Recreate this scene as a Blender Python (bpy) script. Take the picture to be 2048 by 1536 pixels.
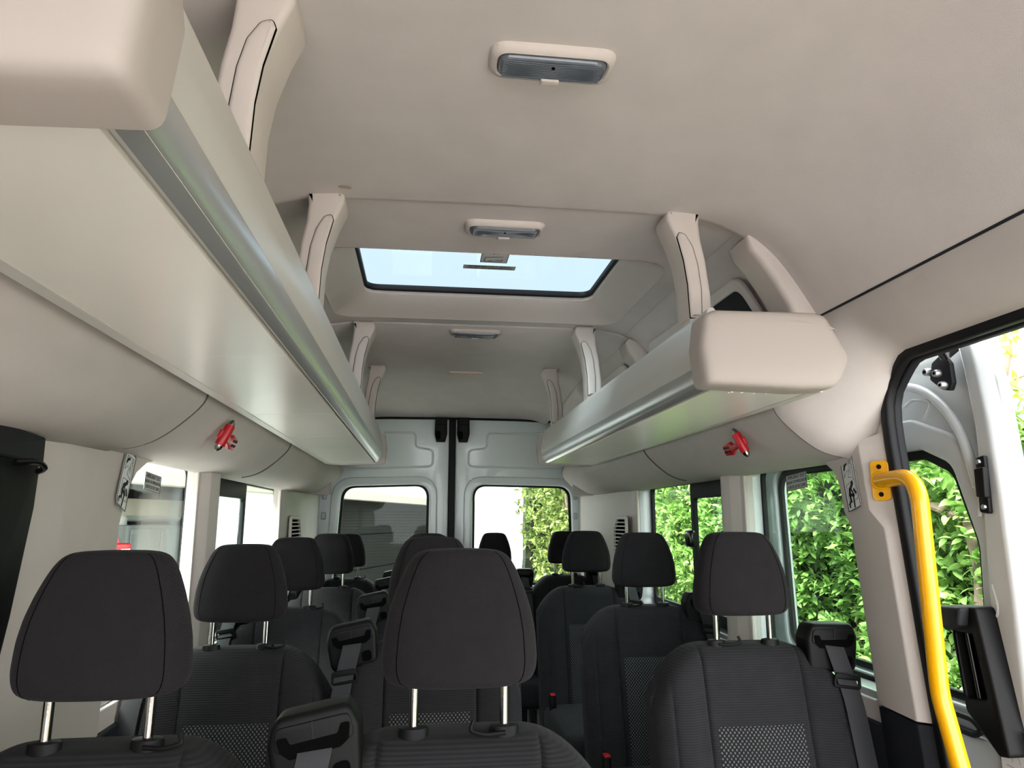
import bpy, bmesh, math, random
import numpy as np
from mathutils import Vector, Matrix

for o in list(bpy.data.objects):
    bpy.data.objects.remove(o, do_unlink=True)
scene = bpy.context.scene
COL = scene.collection

# ------------------------------------------------------------------ camera
F_PX = 1420.0
pitch = math.atan(274 / F_PX)
yaw = math.atan(179 / F_PX * math.cos(pitch))
cd = bpy.data.cameras.new('camera')
cd.sensor_fit = 'HORIZONTAL'
cd.sensor_width = 36.0
cd.lens = F_PX * 36.0 / 2048.0
cd.clip_start = 0.02
cd.clip_end = 200
cam = bpy.data.objects.new('camera', cd)
COL.objects.link(cam)
cam.location = (-0.18, 0.0, 1.25)
cam.rotation_euler = (math.pi / 2 + pitch, 0, -yaw)
scene.camera = cam

# ------------------------------------------------------------------ world: bright overcast sky
world = bpy.data.worlds.new('overcast_sky')
scene.world = world
world.use_nodes = True
bg = world.node_tree.nodes['Background']
bg.inputs['Color'].default_value = (0.93, 0.97, 1.0, 1)
bg.inputs['Strength'].default_value = 1.0
sd = bpy.data.lights.new('hazy_sun', 'SUN')
sd.energy = 4.5
sd.angle = math.radians(35)
sd.color = (1.0, 0.95, 0.90)
sun = bpy.data.objects.new('hazy_sun', sd)
COL.objects.link(sun)
sun.rotation_euler = Vector((0.40, 0.52, -0.76)).to_track_quat('-Z', 'Y').to_euler()
sun.location = (0, -6, 9)

vs = scene.view_settings
vs.view_transform = 'Standard'
vs.look = 'None'
vs.gamma = 1.0
vs.use_curve_mapping = False
vs.exposure = 2.9

random.seed(7)
RNG = np.random.default_rng(11)

# ------------------------------------------------------------------ materials
MATS = {}


def new_mat(name):
    m = bpy.data.materials.new(name)
    m.use_nodes = True
    MATS[name] = m
    nt = m.node_tree
    b = nt.nodes['Principled BSDF']
    return m, nt, b


def pmat(name, col, rough=0.5, metal=0.0, spec=0.5, noise=0.0, nscale=30.0, bump=0.0, bscale=400.0, coat=0.0):
    m, nt, b = new_mat(name)
    b.inputs['Base Color'].default_value = (*col, 1)
    b.inputs['Roughness'].default_value = rough
    b.inputs['Metallic'].default_value = metal
    b.inputs['Specular IOR Level'].default_value = spec
    b.inputs['Coat Weight'].default_value = coat
    b.inputs['Coat Roughness'].default_value = 0.05
    if noise or bump:
        tc = nt.nodes.new('ShaderNodeTexCoord')
    if noise:
        n = nt.nodes.new('ShaderNodeTexNoise')
        n.inputs['Scale'].default_value = nscale
        n.inputs['Detail'].default_value = 5
        nt.links.new(tc.outputs['Object'], n.inputs['Vector'])
        r = nt.nodes.new('ShaderNodeMapRange')
        r.inputs['From Min'].default_value = 0.3
        r.inputs['From Max'].default_value = 0.7
        r.inputs['To Min'].default_value = 1 - noise
        r.inputs['To Max'].default_value = 1 + noise
        nt.links.new(n.outputs['Fac'], r.inputs['Value'])
        mx = nt.nodes.new('ShaderNodeVectorMath')
        mx.operation = 'SCALE'
        mx.inputs[0].default_value = col
        nt.links.new(r.outputs['Result'], mx.inputs['Scale'])
        nt.links.new(mx.outputs['Vector'], b.inputs['Base Color'])
    if bump:
        n2 = nt.nodes.new('ShaderNodeTexNoise')
        n2.inputs['Scale'].default_value = bscale
        n2.inputs['Detail'].default_value = 3
        nt.links.new(tc.outputs['Object'], n2.inputs['Vector'])
        bp = nt.nodes.new('ShaderNodeBump')
        bp.inputs['Strength'].default_value = bump
        bp.inputs['Distance'].default_value = 0.002
        nt.links.new(n2.outputs['Fac'], bp.inputs['Height'])
        nt.links.new(bp.outputs['Normal'], b.inputs['Normal'])
    return m


pmat('headliner', (0.60, 0.555, 0.535), 0.95, spec=0.15, noise=0.035, nscale=9, bump=0.25, bscale=600)
pmat('trim', (0.56, 0.505, 0.468), 0.55, spec=0.35, noise=0.02, nscale=14, bump=0.08, bscale=900)
pmat('fascia', (0.47, 0.432, 0.405), 0.8, spec=0.2, noise=0.03, nscale=10, bump=0.2, bscale=700)
pmat('bin_panel', (0.74, 0.715, 0.655), 0.27, spec=0.8, noise=0.015, nscale=6)
pmat('bin_face', (0.62, 0.60, 0.56), 0.38, metal=0.25, spec=0.5)
pmat('satin_alu', (0.66, 0.67, 0.67), 0.28, metal=0.75)
pmat('cap', (0.38, 0.338, 0.308), 0.6, spec=0.3, bump=0.06, bscale=900)
pmat('paint_white', (0.46, 0.475, 0.48), 0.25, coat=0.4)
pmat('paint_inner', (0.66, 0.71, 0.70), 0.3, coat=0.3)
pmat('rubber', (0.004, 0.004, 0.005), 0.55, spec=0.25)
pmat('black_plastic', (0.0030, 0.0030, 0.0034), 0.5, noise=0.05, nscale=40, bump=0.05, bscale=900, spec=0.18)
pmat('black_gloss', (0.004, 0.004, 0.005), 0.15)
pmat('slot_black', (0.003, 0.003, 0.003), 0.7, spec=0)
pmat('dark_grey', (0.010, 0.011, 0.013), 0.6, bump=0.1, bscale=700, spec=0.25)
pmat('charcoal_trim', (0.012, 0.013, 0.018), 0.6, bump=0.15, bscale=500, spec=0.25)
pmat('floor_vinyl', (0.34, 0.325, 0.31), 0.5, noise=0.3, nscale=300)
pmat('chrome', (0.36, 0.36, 0.34), 0.16, metal=1.0, bump=0.03, bscale=200)
pmat('steel', (0.5, 0.5, 0.5), 0.35, metal=1.0)
pmat('red', (0.42, 0.006, 0.012), 0.35)
pmat('yellow', (0.86, 0.40, 0.0), 0.28, noise=0.02, nscale=60, coat=0.3)
pmat('foam_brown', (0.30, 0.19, 0.09), 0.9, noise=0.1, nscale=50)
pmat('sticker_white', (0.72, 0.72, 0.71), 0.4)
pmat('sticker_grey', (0.42, 0.43, 0.42), 0.45)
pmat('ink', (0.006, 0.006, 0.007), 0.5, spec=0.1)
pmat('ink_grey', (0.16, 0.16, 0.16), 0.5)
pmat('lens', (0.10, 0.115, 0.14), 0.12, noise=0.1, nscale=40)
pmat('lens_warm', (0.62, 0.42, 0.26), 0.3)
pmat('webbing', (0.018, 0.019, 0.0225), 0.7, bump=0.3, bscale=900)
pmat('concrete', (0.55, 0.52, 0.49), 0.9, noise=0.12, nscale=2.0)
pmat('render_white', (0.82, 0.82, 0.80), 0.9, noise=0.02, nscale=3)
pmat('cream', (0.34, 0.31, 0.25), 0.8, noise=0.05, nscale=5)
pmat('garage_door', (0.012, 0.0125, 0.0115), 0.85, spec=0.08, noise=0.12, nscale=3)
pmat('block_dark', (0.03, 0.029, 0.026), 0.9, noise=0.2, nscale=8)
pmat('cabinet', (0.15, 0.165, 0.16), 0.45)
pmat('pipe_grey', (0.5, 0.5, 0.48), 0.5)
pmat('bark', (0.17, 0.125, 0.085), 0.9, noise=0.35, nscale=14, bump=0.6, bscale=40)
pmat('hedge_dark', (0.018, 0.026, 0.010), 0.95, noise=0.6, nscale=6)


def fabric(name, col, px, pz, amount, bump, weave):
    """woven seat fabric: ribs along z (and optionally x) as colour and fine relief"""
    m, nt, b = new_mat(name)
    b.inputs['Roughness'].default_value = 0.95
    b.inputs['Specular IOR Level'].default_value = 0.12
    b.inputs['Sheen Weight'].default_value = 0.03
    b.inputs['Sheen Roughness'].default_value = 0.5
    tc = nt.nodes.new('ShaderNodeTexCoord')
    sp = nt.nodes.new('ShaderNodeSeparateXYZ')
    nt.links.new(tc.outputs['Object'], sp.inputs[0])

    def math_node(op, a, bv=None):
        n = nt.nodes.new('ShaderNodeMath')
        n.operation = op
        for i, v in enumerate((a, bv)):
            if v is None:
                continue
            if isinstance(v, (int, float)):
                n.inputs[i].default_value = v
            else:
                nt.links.new(v, n.inputs[i])
        return n.outputs[0]
    sx = math_node('SINE', math_node('MULTIPLY', sp.outputs['X'], 2 * math.pi / px))
    sz = math_node('SINE', math_node('MULTIPLY', sp.outputs['Z'], 2 * math.pi / pz))
    if weave == 'dots':
        h = math_node('MULTIPLY', sx, sz)
        h = math_node('GREATER_THAN', h, 0.28)
    elif weave == 'grid':
        h = math_node('ADD', math_node('MULTIPLY', math_node('MULTIPLY', sx, sz), 0.5), 0.5)
    else:
        h = math_node('ADD', math_node('MULTIPLY', sz, 0.5), 0.5)
    nz = nt.nodes.new('ShaderNodeTexNoise')
    nz.inputs['Scale'].default_value = 25
    nz.inputs['Detail'].default_value = 4
    nt.links.new(tc.outputs['Object'], nz.inputs['Vector'])
    fac = math_node('ADD', math_node('MULTIPLY', h, amount), math_node('MULTIPLY', nz.outputs['Fac'], 0.5))
    fac = math_node('ADD', fac, 0.75)
    sc = nt.nodes.new('ShaderNodeVectorMath')
    sc.operation = 'SCALE'
    sc.inputs[0].default_value = col
    nt.links.new(fac, sc.inputs['Scale'])
    nt.links.new(sc.outputs[0], b.inputs['Base Color'])
    bp = nt.nodes.new('ShaderNodeBump')
    bp.inputs['Strength'].default_value = bump
    bp.inputs['Distance'].default_value = 0.0015
    nt.links.new(h, bp.inputs['Height'])
    nt.links.new(bp.outputs['Normal'], b.inputs['Normal'])
    return m


fabric('seat_fabric', (0.0140, 0.0138, 0.0150), 0.0045, 0.0050, 0.5, 0.35, 'rib')
fabric('head_fabric', (0.0105, 0.0097, 0.0105), 0.0040, 0.0040, 0.6, 0.35, 'grid')
fabric('insert_fabric', (0.011, 0.011, 0.0115), 0.0095, 0.0110, 8.0, 0.5, 'dots')


def glass_mat(name, tint, refl=1.0):
    m, nt, b = new_mat(name)
    nt.nodes.remove(b)
    out = nt.nodes['Material Output']
    tr = nt.nodes.new('ShaderNodeBsdfTransparent')
    tr.inputs['Color'].default_value = (*tint, 1)
    gl = nt.nodes.new('ShaderNodeBsdfGlossy')
    gl.inputs['Roughness'].default_value = 0.01
    lw = nt.nodes.new('ShaderNodeLayerWeight')
    lw.inputs['Blend'].default_value = 0.5
    fr = nt.nodes.new('ShaderNodeMath')
    fr.operation = 'POWER'
    fr.inputs[1].default_value = 5.0
    nt.links.new(lw.outputs['Facing'], fr.inputs[0])
    ml = nt.nodes.new('ShaderNodeMath')
    ml.operation = 'MULTIPLY_ADD'
    ml.inputs[1].default_value = 0.45 * refl
    ml.inputs[2].default_value = 0.008 * refl
    mx = nt.nodes.new('ShaderNodeMixShader')
    nt.links.new(fr.outputs[0], ml.inputs[0])
    nt.links.new(ml.outputs[0], mx.inputs['Fac'])
    nt.links.new(tr.outputs[0], mx.inputs[1])
    nt.links.new(gl.outputs[0], mx.inputs[2])
    nt.links.new(mx.outputs[0], out.inputs['Surface'])
    return m


glass_mat('glass', (0.91, 0.96, 0.94))
glass_mat('glass_hatch', (0.325, 0.365, 0.385), 0.5)


def leaf_mat(name, c1, c2, trans=0.3):
    m, nt, b = new_mat(name)
    b.inputs['Roughness'].default_value = 0.38
    b.inputs['Specular IOR Level'].default_value = 0.45
    geo = nt.nodes.new('ShaderNodeNewGeometry')
    tc = nt.nodes.new('ShaderNodeTexCoord')
    nz = nt.nodes.new('ShaderNodeTexNoise')
    nz.inputs['Scale'].default_value = 1.7
    nt.links.new(geo.outputs['Position'], nz.inputs['Vector'])
    ad = nt.nodes.new('ShaderNodeMath')
    ad.operation = 'ADD'
    nt.links.new(geo.outputs['Random Per Island'], ad.inputs[0])
    nt.links.new(nz.outputs['Fac'], ad.inputs[1])
    rg = nt.nodes.new('ShaderNodeMapRange')
    rg.inputs['From Min'].default_value = 0.4
    rg.inputs['From Max'].default_value = 1.5
    nt.links.new(ad.outputs[0], rg.inputs['Value'])
    cr = nt.nodes.new('ShaderNodeMix')
    cr.data_type = 'RGBA'
    cr.inputs['A'].default_value = (*c1, 1)
    cr.inputs['B'].default_value = (*c2, 1)
    nt.links.new(rg.outputs[0], cr.inputs['Factor'])
    nt.links.new(cr.outputs['Result'], b.inputs['Base Color'])
    tl = nt.nodes.new('ShaderNodeBsdfTranslucent')
    nt.links.new(cr.outputs['Result'], tl.inputs['Color'])
    mx = nt.nodes.new('ShaderNodeMixShader')
    mx.inputs['Fac'].default_value = trans
    out = nt.nodes['Material Output']
    nt.links.new(b.outputs[0], mx.inputs[1])
    nt.links.new(tl.outputs[0], mx.inputs[2])
    nt.links.new(mx.outputs[0], out.inputs['Surface'])
    return m


leaf_mat('leaf_laurel', (0.10, 0.21, 0.04), (0.30, 0.50, 0.13))
leaf_mat('leaf_tree', (0.20, 0.30, 0.035), (0.45, 0.52, 0.10), 0.45)
leaf_mat('leaf_rear', (0.08, 0.15, 0.03), (0.27, 0.33, 0.09))


# ------------------------------------------------------------------ object helpers
def tag(o, label=None, cat=None, group=None, kind=None):
    if label:
        o['label'] = label
    if cat:
        o['category'] = cat
    if group:
        o['group'] = group
    if kind:
        o['kind'] = kind
    return o


def thing(name, label, cat, loc=(0, 0, 0), group=None, mat=None):
    o = bpy.data.objects.new(name, None)
    o.empty_display_size = 0.05
    COL.objects.link(o)
    if mat is not None:
        o.matrix_world = mat
    else:
        o.location = loc
    return tag(o, label, cat, group)


def mesh_from(verts, faces, name='m'):
    me = bpy.data.meshes.new(name)
    me.from_pydata([tuple(v) for v in verts], [], [tuple(f) for f in faces])
    me.update()
    return me


def smooth(me, ang=40):
    for p in me.polygons:
        p.use_smooth = True
    try:
        me.set_sharp_from_angle(angle=math.radians(ang))
    except Exception:
        pass
    return me


def fixn(me):
    bm = bmesh.new()
    bm.from_mesh(me)
    bmesh.ops.remove_doubles(bm, verts=bm.verts, dist=1e-6)
    bmesh.ops.recalc_face_normals(bm, faces=bm.faces)
    bm.to_mesh(me)
    bm.free()
    return me


def obj(name, me, mat, parent=None, sm=40, local=False, bevel=0.0, kind=None, label=None):
    """mesh object; world-space vertices are re-based at the bottom centre of the mesh.
    local=True keeps the mesh in the parent's frame."""
    if isinstance(me, tuple):
        me = mesh_from(*me)
    fixn(me)
    me.name = name
    if sm:
        smooth(me, sm)
    me.materials.clear()
    me.materials.append(MATS[mat] if isinstance(mat, str) else mat)
    o = bpy.data.objects.new(name, me)
    COL.objects.link(o)
    n = len(me.vertices)
    co = np.empty(n * 3)
    me.vertices.foreach_get('co', co)
    co = co.reshape(-1, 3)
    lo, hi = co.min(0), co.max(0)
    base = np.array([(lo[0] + hi[0]) / 2, (lo[1] + hi[1]) / 2, lo[2]])
    me.vertices.foreach_set('co', (co - base).ravel())
    me.update()
    pl = np.zeros(3)
    if parent is not None:
        o.parent = parent
        if not local:
            p = parent
            while p is not None:
                pl = pl + np.array(p.location)
                p = p.parent
    o.location = tuple(base - pl)
    if bevel:
        bv = o.modifiers.new('bevel', 'BEVEL')
        bv.width = bevel
        bv.segments = 3
        bv.limit_method = 'ANGLE'
        bv.angle_limit = math.radians(35)
    if kind:
        o['kind'] = kind
    if label:
        o['label'] = label
    return o


def box(x0, x1, y0, y1, z0, z1):
    v = [(x, y, z) for z in (z0, z1) for y in (y0, y1) for x in (x0, x1)]
    f = [(0, 2, 3, 1), (4, 5, 7, 6), (0, 1, 5, 4), (2, 6, 7, 3), (0, 4, 6, 2), (1, 3, 7, 5)]
    return v, f


def merge(*parts):
    V, Fc = [], []
    for v, f in parts:
        n = len(V)
        V += [tuple(p) for p in v]
        Fc += [tuple(i + n for i in q) for q in f]
    return V, Fc


def bbox_mesh(x0, x1, y0, y1, z0, z1, r=0.005, seg=3):
    me = mesh_from(*box(x0, x1, y0, y1, z0, z1))
    bm = bmesh.new()
    bm.from_mesh(me)
    bmesh.ops.bevel(bm, geom=list(bm.edges), offset=r, segments=seg, affect='EDGES', profile=0.5)
    bm.to_mesh(me)
    bm.free()
    return me


def rpoly(pts, r, n=6):
    """polygon with rounded corners; r a number or one per corner"""
    out = []
    N = len(pts)
    for i in range(N):
        ri = r[i] if isinstance(r, (list, tuple)) else r
        p0, p1, p2 = (Vector(pts[i - 1]), Vector(pts[i]), Vector(pts[(i + 1) % N]))
        if ri <= 0:
            out.append(tuple(p1))
            continue
        a, b = (p0 - p1), (p2 - p1)
        la, lb = a.length, b.length
        a.normalize()
        b.normalize()
        ang = a.angle(b)
        d = min(ri / max(math.tan(ang / 2), 1e-4), la * 0.49, lb * 0.49)
        s, e = p1 + a * d, p1 + b * d
        for k in range(n + 1):
            t = k / n
            q = s * (1 - t) ** 2 + p1 * 2 * t * (1 - t) + e * t ** 2
            out.append(tuple(q))
    return out


def rrect(x0, x1, y0, y1, r, n=6):
    return rpoly([(x0, y0), (x1, y0), (x1, y1), (x0, y1)], r, n)


def plate(outer, holes=(), depth=0.01, bevel=0.0, M=None, bres=2):
    """flat shape with holes, given a thickness (u, v, w), mapped through M"""
    cu = bpy.data.curves.new('tmp', 'CURVE')
    cu.dimensions = '2D'
    cu.fill_mode = 'BOTH'
    cu.extrude = max(depth / 2 - bevel, 0.00005)
    cu.bevel_depth = bevel
    cu.bevel_resolution = bres
    cu.offset = -bevel
    for ring in (outer, *holes):
        s = cu.splines.new('POLY')
        s.points.add(len(ring) - 1)
        for i, p in enumerate(ring):
            s.points[i].co = (p[0], p[1], 0, 1)
        s.use_cyclic_u = True
    o = bpy.data.objects.new('tmp', cu)
    COL.objects.link(o)
    dg = bpy.context.evaluated_depsgraph_get()
    me = bpy.data.meshes.new_from_object(o.evaluated_get(dg))
    bpy.data.objects.remove(o)
    bpy.data.curves.remove(cu)
    if M is not None:
        me.transform(M)
    return me


def text_mesh(s, size, depth=0.0004, M=None, align='CENTER'):
    cu = bpy.data.curves.new('tmp', 'FONT')
    cu.body = s
    cu.size = size
    cu.extrude = depth / 2
    cu.align_x = align
    cu.align_y = 'CENTER'
    o = bpy.data.objects.new('tmp', cu)
    COL.objects.link(o)
    dg = bpy.context.evaluated_depsgraph_get()
    me = bpy.data.meshes.new_from_object(o.evaluated_get(dg))
    bpy.data.objects.remove(o)
    bpy.data.curves.remove(cu)
    if M is not None:
        me.transform(M)
    return me


def mapM(u, v, w, o=(0, 0, 0)):
    M = Matrix.Identity(4)
    for i, a in enumerate((u, v, w)):
        for k in range(3):
            M[k][i] = a[k]
    for k in range(3):
        M[k][3] = o[k]
    return M


def MX(x):      # (u,v,w) -> (Y,Z,X) with w about X = x
    return mapM((0, 1, 0), (0, 0, 1), (1, 0, 0), (x, 0, 0))


def MY(y):      # (u,v,w) -> (X,Z,-Y) about Y = y
    return mapM((1, 0, 0), (0, 0, 1), (0, -1, 0), (0, y, 0))


def MZ(z):
    return mapM((1, 0, 0), (0, 1, 0), (0, 0, 1), (0, 0, z))


def loft(rings, closed=False, caps=False, flip=False):
    n = len(rings[0])
    V = [p for r in rings for p in r]
    Fc = []
    for i in range(len(rings) - 1):
        for j in range(n if closed else n - 1):
            a, b = i * n + j, i * n + (j + 1) % n
            Fc.append((a, b, b + n, a + n))
    if caps and closed:
        Fc.append(tuple(range(n))[::-1])
        Fc.append(tuple(range((len(rings) - 1) * n, len(rings) * n)))
    return V, Fc


def smooth_path(pts, r, n=6):
    """open polyline in 3-D with rounded bends"""
    out = [Vector(pts[0])]
    for i in range(1, len(pts) - 1):
        p0, p1, p2 = Vector(pts[i - 1]), Vector(pts[i]), Vector(pts[i + 1])
        a, b = p0 - p1, p2 - p1
        d = min(r, a.length * 0.49, b.length * 0.49)
        s, e = p1 + a.normalized() * d, p1 + b.normalized() * d
        for k in range(n + 1):
            t = k / n
            out.append(s * (1 - t) ** 2 + p1 * 2 * t * (1 - t) + e * t ** 2)
    out.append(Vector(pts[-1]))
    return out


def sweep(path, section, up=(0, 0, 1), closed_path=False, caps=True):
    """sweep a 2-D closed section (list of (a,b)) along a 3-D path"""
    P = [Vector(p) for p in path]
    rings = []
    N = len(P)
    upv = Vector(up)
    prev = None
    for i in range(N):
        if closed_path:
            t = P[(i + 1) % N] - P[i - 1]
        else:
            t = P[min(i + 1, N - 1)] - P[max(i - 1, 0)]
        t.normalize()
        if prev is None:
            s = t.cross(upv)
            if s.length < 1e-3:
                s = t.cross(Vector((1, 0, 0)))
            s.normalize()
        else:
            s = prev - t * prev.dot(t)
            s.normalize()
        prev = s
        q = s.cross(t)
        rings.append([tuple(P[i] + s * a + q * b) for a, b in section])
    if closed_path:
        rings.append(rings[0])
        return loft(rings, True, False)
    return loft(rings, True, caps)


def circ(r, n=12, sq=1.0):
    return [(r * math.cos(2 * math.pi * k / n), r * sq * math.sin(2 * math.pi * k / n)) for k in range(n)]


def tube(path, r, n=12, caps=True):
    return sweep(path, circ(r, n), caps=caps)


def ribbon(path, width, th=0.0018, wdir=(1, 0, 0)):
    """flat strap: width along wdir"""
    w = Vector(wdir).normalized() * (width / 2)
    rings = []
    P = [Vector(p) for p in path]
    for i, p in enumerate(P):
        t = (P[min(i + 1, len(P) - 1)] - P[max(i - 1, 0)]).normalized()
        n = t.cross(w).normalized() * (th / 2)
        rings.append([tuple(p - w - n), tuple(p + w - n), tuple(p + w + n), tuple(p - w + n)])
    return loft(rings, True, True)


def cyl(p0, p1, r0, r1=None, n=16, rings=()):
    r1 = r0 if r1 is None else r1
    p0, p1 = Vector(p0), Vector(p1)
    t = (p1 - p0).normalized()
    a = t.orthogonal().normalized()
    b = t.cross(a)
    R = []
    for s, r in [(0, r0), *rings, (1, r1)]:
        c = p0.lerp(p1, s)
        R.append([tuple(c + (a * math.cos(2 * math.pi * k / n) + b * math.sin(2 * math.pi * k / n)) * r) for k in range(n)])
    return loft(R, True, True)


def interp(x, pts):
    xs = [p[0] for p in pts]
    ys = [p[1] for p in pts]
    return float(np.interp(x, xs, ys))


def copy_tree(o, parent=None):
    c = o.copy()
    COL.objects.link(c)
    c.parent = parent
    for ch in [k for k in bpy.data.objects if k.parent == o]:
        copy_tree(ch, c)
    return c


def struct(name, me, mat, parent=None, **k):
    o = obj(name, me, mat, parent, **k)
    if parent is None:
        o['kind'] = 'structure'
    return o


def sstep(a, b, x):
    t = min(max((x - a) / (b - a), 0), 1)
    return t * t * (3 - 2 * t)


def thing_struct(name, loc=(0, 0, 0)):
    o = bpy.data.objects.new(name, None)
    o.empty_display_size = 0.05
    COL.objects.link(o)
    o.location = loc
    o['kind'] = 'structure'
    return o


# ------------------------------------------------------------------ SETTING: floor, ground
Y0, Y1 = -0.75, 4.5
struct('floor', box(-0.9, 0.9, Y0, Y1, -0.06, 0.0), 'floor_vinyl', sm=0)
gr = struct('floor_outdoor_yard', box(-14, 14, -14, 40, -0.75, -0.65), 'concrete', sm=0)

pmat('soil', (0.10, 0.085, 0.06), 0.95, noise=0.3, nscale=5)
struct('floor_outdoor_bed', box(.55, 14, -3, 30, -0.66, -0.635), 'soil', sm=0)  # unseen dark bed, carried under the van to cut bounced light

# ------------------------------------------------------------------ ceiling
PF = [(0, 1.960), (.30, 1.958), (.45, 1.953), (.51, 1.941), (.57, 1.912), (.62, 1.872), (.66, 1.818), (.70, 1.75), (.722, 1.715)]
PM = [(0, 1.966), (.35, 1.966), (.46, 1.964), (.53, 1.956), (.59, 1.933), (.64, 1.89), (.685, 1.82), (.725, 1.74), (.74, 1.69)]


def smoothprof(P, n=40):
    xs = np.array([p[0] for p in P])
    zs = np.array([p[1] for p in P])
    t = np.concatenate([[0], np.cumsum(np.hypot(np.diff(xs), np.diff(zs)))])
    tt = np.linspace(0, t[-1], n)
    x, z = np.interp(tt, t, xs), np.interp(tt, t, zs)
    k = np.array([1, 2, 3, 2, 1]) / 9
    for _ in range(3):
        xp, zp = np.pad(x, 2, 'edge'), np.pad(z, 2, 'edge')
        x2, z2 = np.convolve(xp, k, 'valid'), np.convolve(zp, k, 'valid')
        x[1:-1], z[1:-1] = x2[1:-1], z2[1:-1]
    return list(zip(x, z))


def both(P):
    return [(-x, z) for x, z in P[::-1]] + [p for p in P[1:]]


def sheet(rings, th):
    """thick sheet: rings displaced upwards"""
    up = [[(x, y, z + th) for x, y, z in r] for r in rings]
    R = [list(r) + list(u)[::-1] for r, u in zip(rings, up)]
    return loft(R, True, True)


cf = both(smoothprof(PF))
ys = [Y0, -0.3, 0.2, 0.8, 1.3, 1.50, 1.515, 1.52]
dzs = [0, 0, 0, 0, 0, 0, 0.001, 0.004]
struct('ceiling', sheet([[(x, y, z + d) for x, z in cf] for y, d in zip(ys, dzs)], 0.03), 'headliner')

cg = bpy.data.objects['ceiling']
obj('stain', plate(rpoly([(-.378, 1.447), (-.360, 1.444), (-.347, 1.451), (-.352, 1.458), (-.372, 1.455)], .003), [], .0006, 0, MZ(1.9535)), pmat('stain_brown', (.42, .33, .25), .95), cg, sm=0)
# unseen cab: roof cut short and front left open to light the ceiling
YC = -1.85
rings = []
for y, k in [(Y0, 0), (-.85, .02), (-.95, .08), (-1.0, .14)]:
    rings.append([(x, y, z - k * (1 if z > 1.8 else .6)) for x, z in cf])
struct('ceiling.003', sheet(rings, 0.03), 'headliner')
wf = thing_struct('wall_front', (0, YC, 0))
obj('dashboard', bbox_mesh(-.88, .88, YC - .3, -1.45, .40, .92, .08, 4), 'dark_grey', wf)
struct('floor.001', box(-.9, .9, YC, Y0, -.06, 0), 'floor_vinyl', sm=0)
for n_, s in (('wall_left_cab', -1), ('wall_right_cab', 1)):
    wc = thing_struct(n_, (s * .9, -1.3, 0))
    obj('door_lining', plate([(YC, -.1), (Y0, -.1), (Y0, 1.76), (-1.0, 1.70), (YC, .95)], [rpoly([(-1.60, .90), (-.86, .90), (-.86, 1.50), (-1.10, 1.50)], .04)[::-1]], .06, .008, MX(s * .89)), 'trim', wc)

# middle section with an opening for the roof hatch
cm = smoothprof(PM)


def zmid(x):
    return interp(abs(x), cm)


NR = 96


def ring_rr(x0, x1, y0, y1, r, zf):
    """rounded rectangle sampled by angle so that rings match"""
    cx, cy = (x0 + x1) / 2, (y0 + y1) / 2
    hx, hy = (x1 - x0) / 2, (y1 - y0) / 2
    out = []
    for k in range(NR):
        a = 2 * math.pi * (k + 0.5) / NR
        # start from matching directions on a unit square
        dx, dy = math.cos(a), math.sin(a)
        s = 1 / max(abs(dx), abs(dy))
        u, v = dx * s * hx, dy * s * hy
        # round the corners
        ax, ay = abs(u) - (hx - r), abs(v) - (hy - r)
        if r > 0 and ax > 0 and ay > 0:
            L = math.hypot(ax, ay)
            ax, ay = ax / L * r, ay / L * r
            u = math.copysign(hx - r + ax, u)
            v = math.copysign(hy - r + ay, v)
        x, y = cx + u, cy + v
        out.append((x, y, zf(x)))
    return out


HX, HY0, HY1 = 0.497, 1.825, 2.475
outer = ring_rr(-0.56, 0.56, 1.52, 2.545, 0, zmid)
mid1 = ring_rr(-HX, HX, HY0, HY1, 0.085, lambda x: zmid(x))
V, Fc = loft([outer, mid1], True)
sidecols = []
for s in (-1, 1):
    side = [(s * x, z) for x, z in cm if x >= 0.559]
    side = [(s * 0.56, zmid(0.56))] + side[0:]
    rings = [[(x, y, z) for x, z in side] for y in np.linspace(1.52, 2.545, 8)]
    sidecols.append((side, s))
struct('ceiling.001', (V, Fc), 'headliner')

# cove walls above the racks: a sloped sheet with framed dark pocket panels
slope_A, slope_B = Vector((0.56, 0, zmid(0.56))), Vector((0.735, 0, 1.69))


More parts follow.
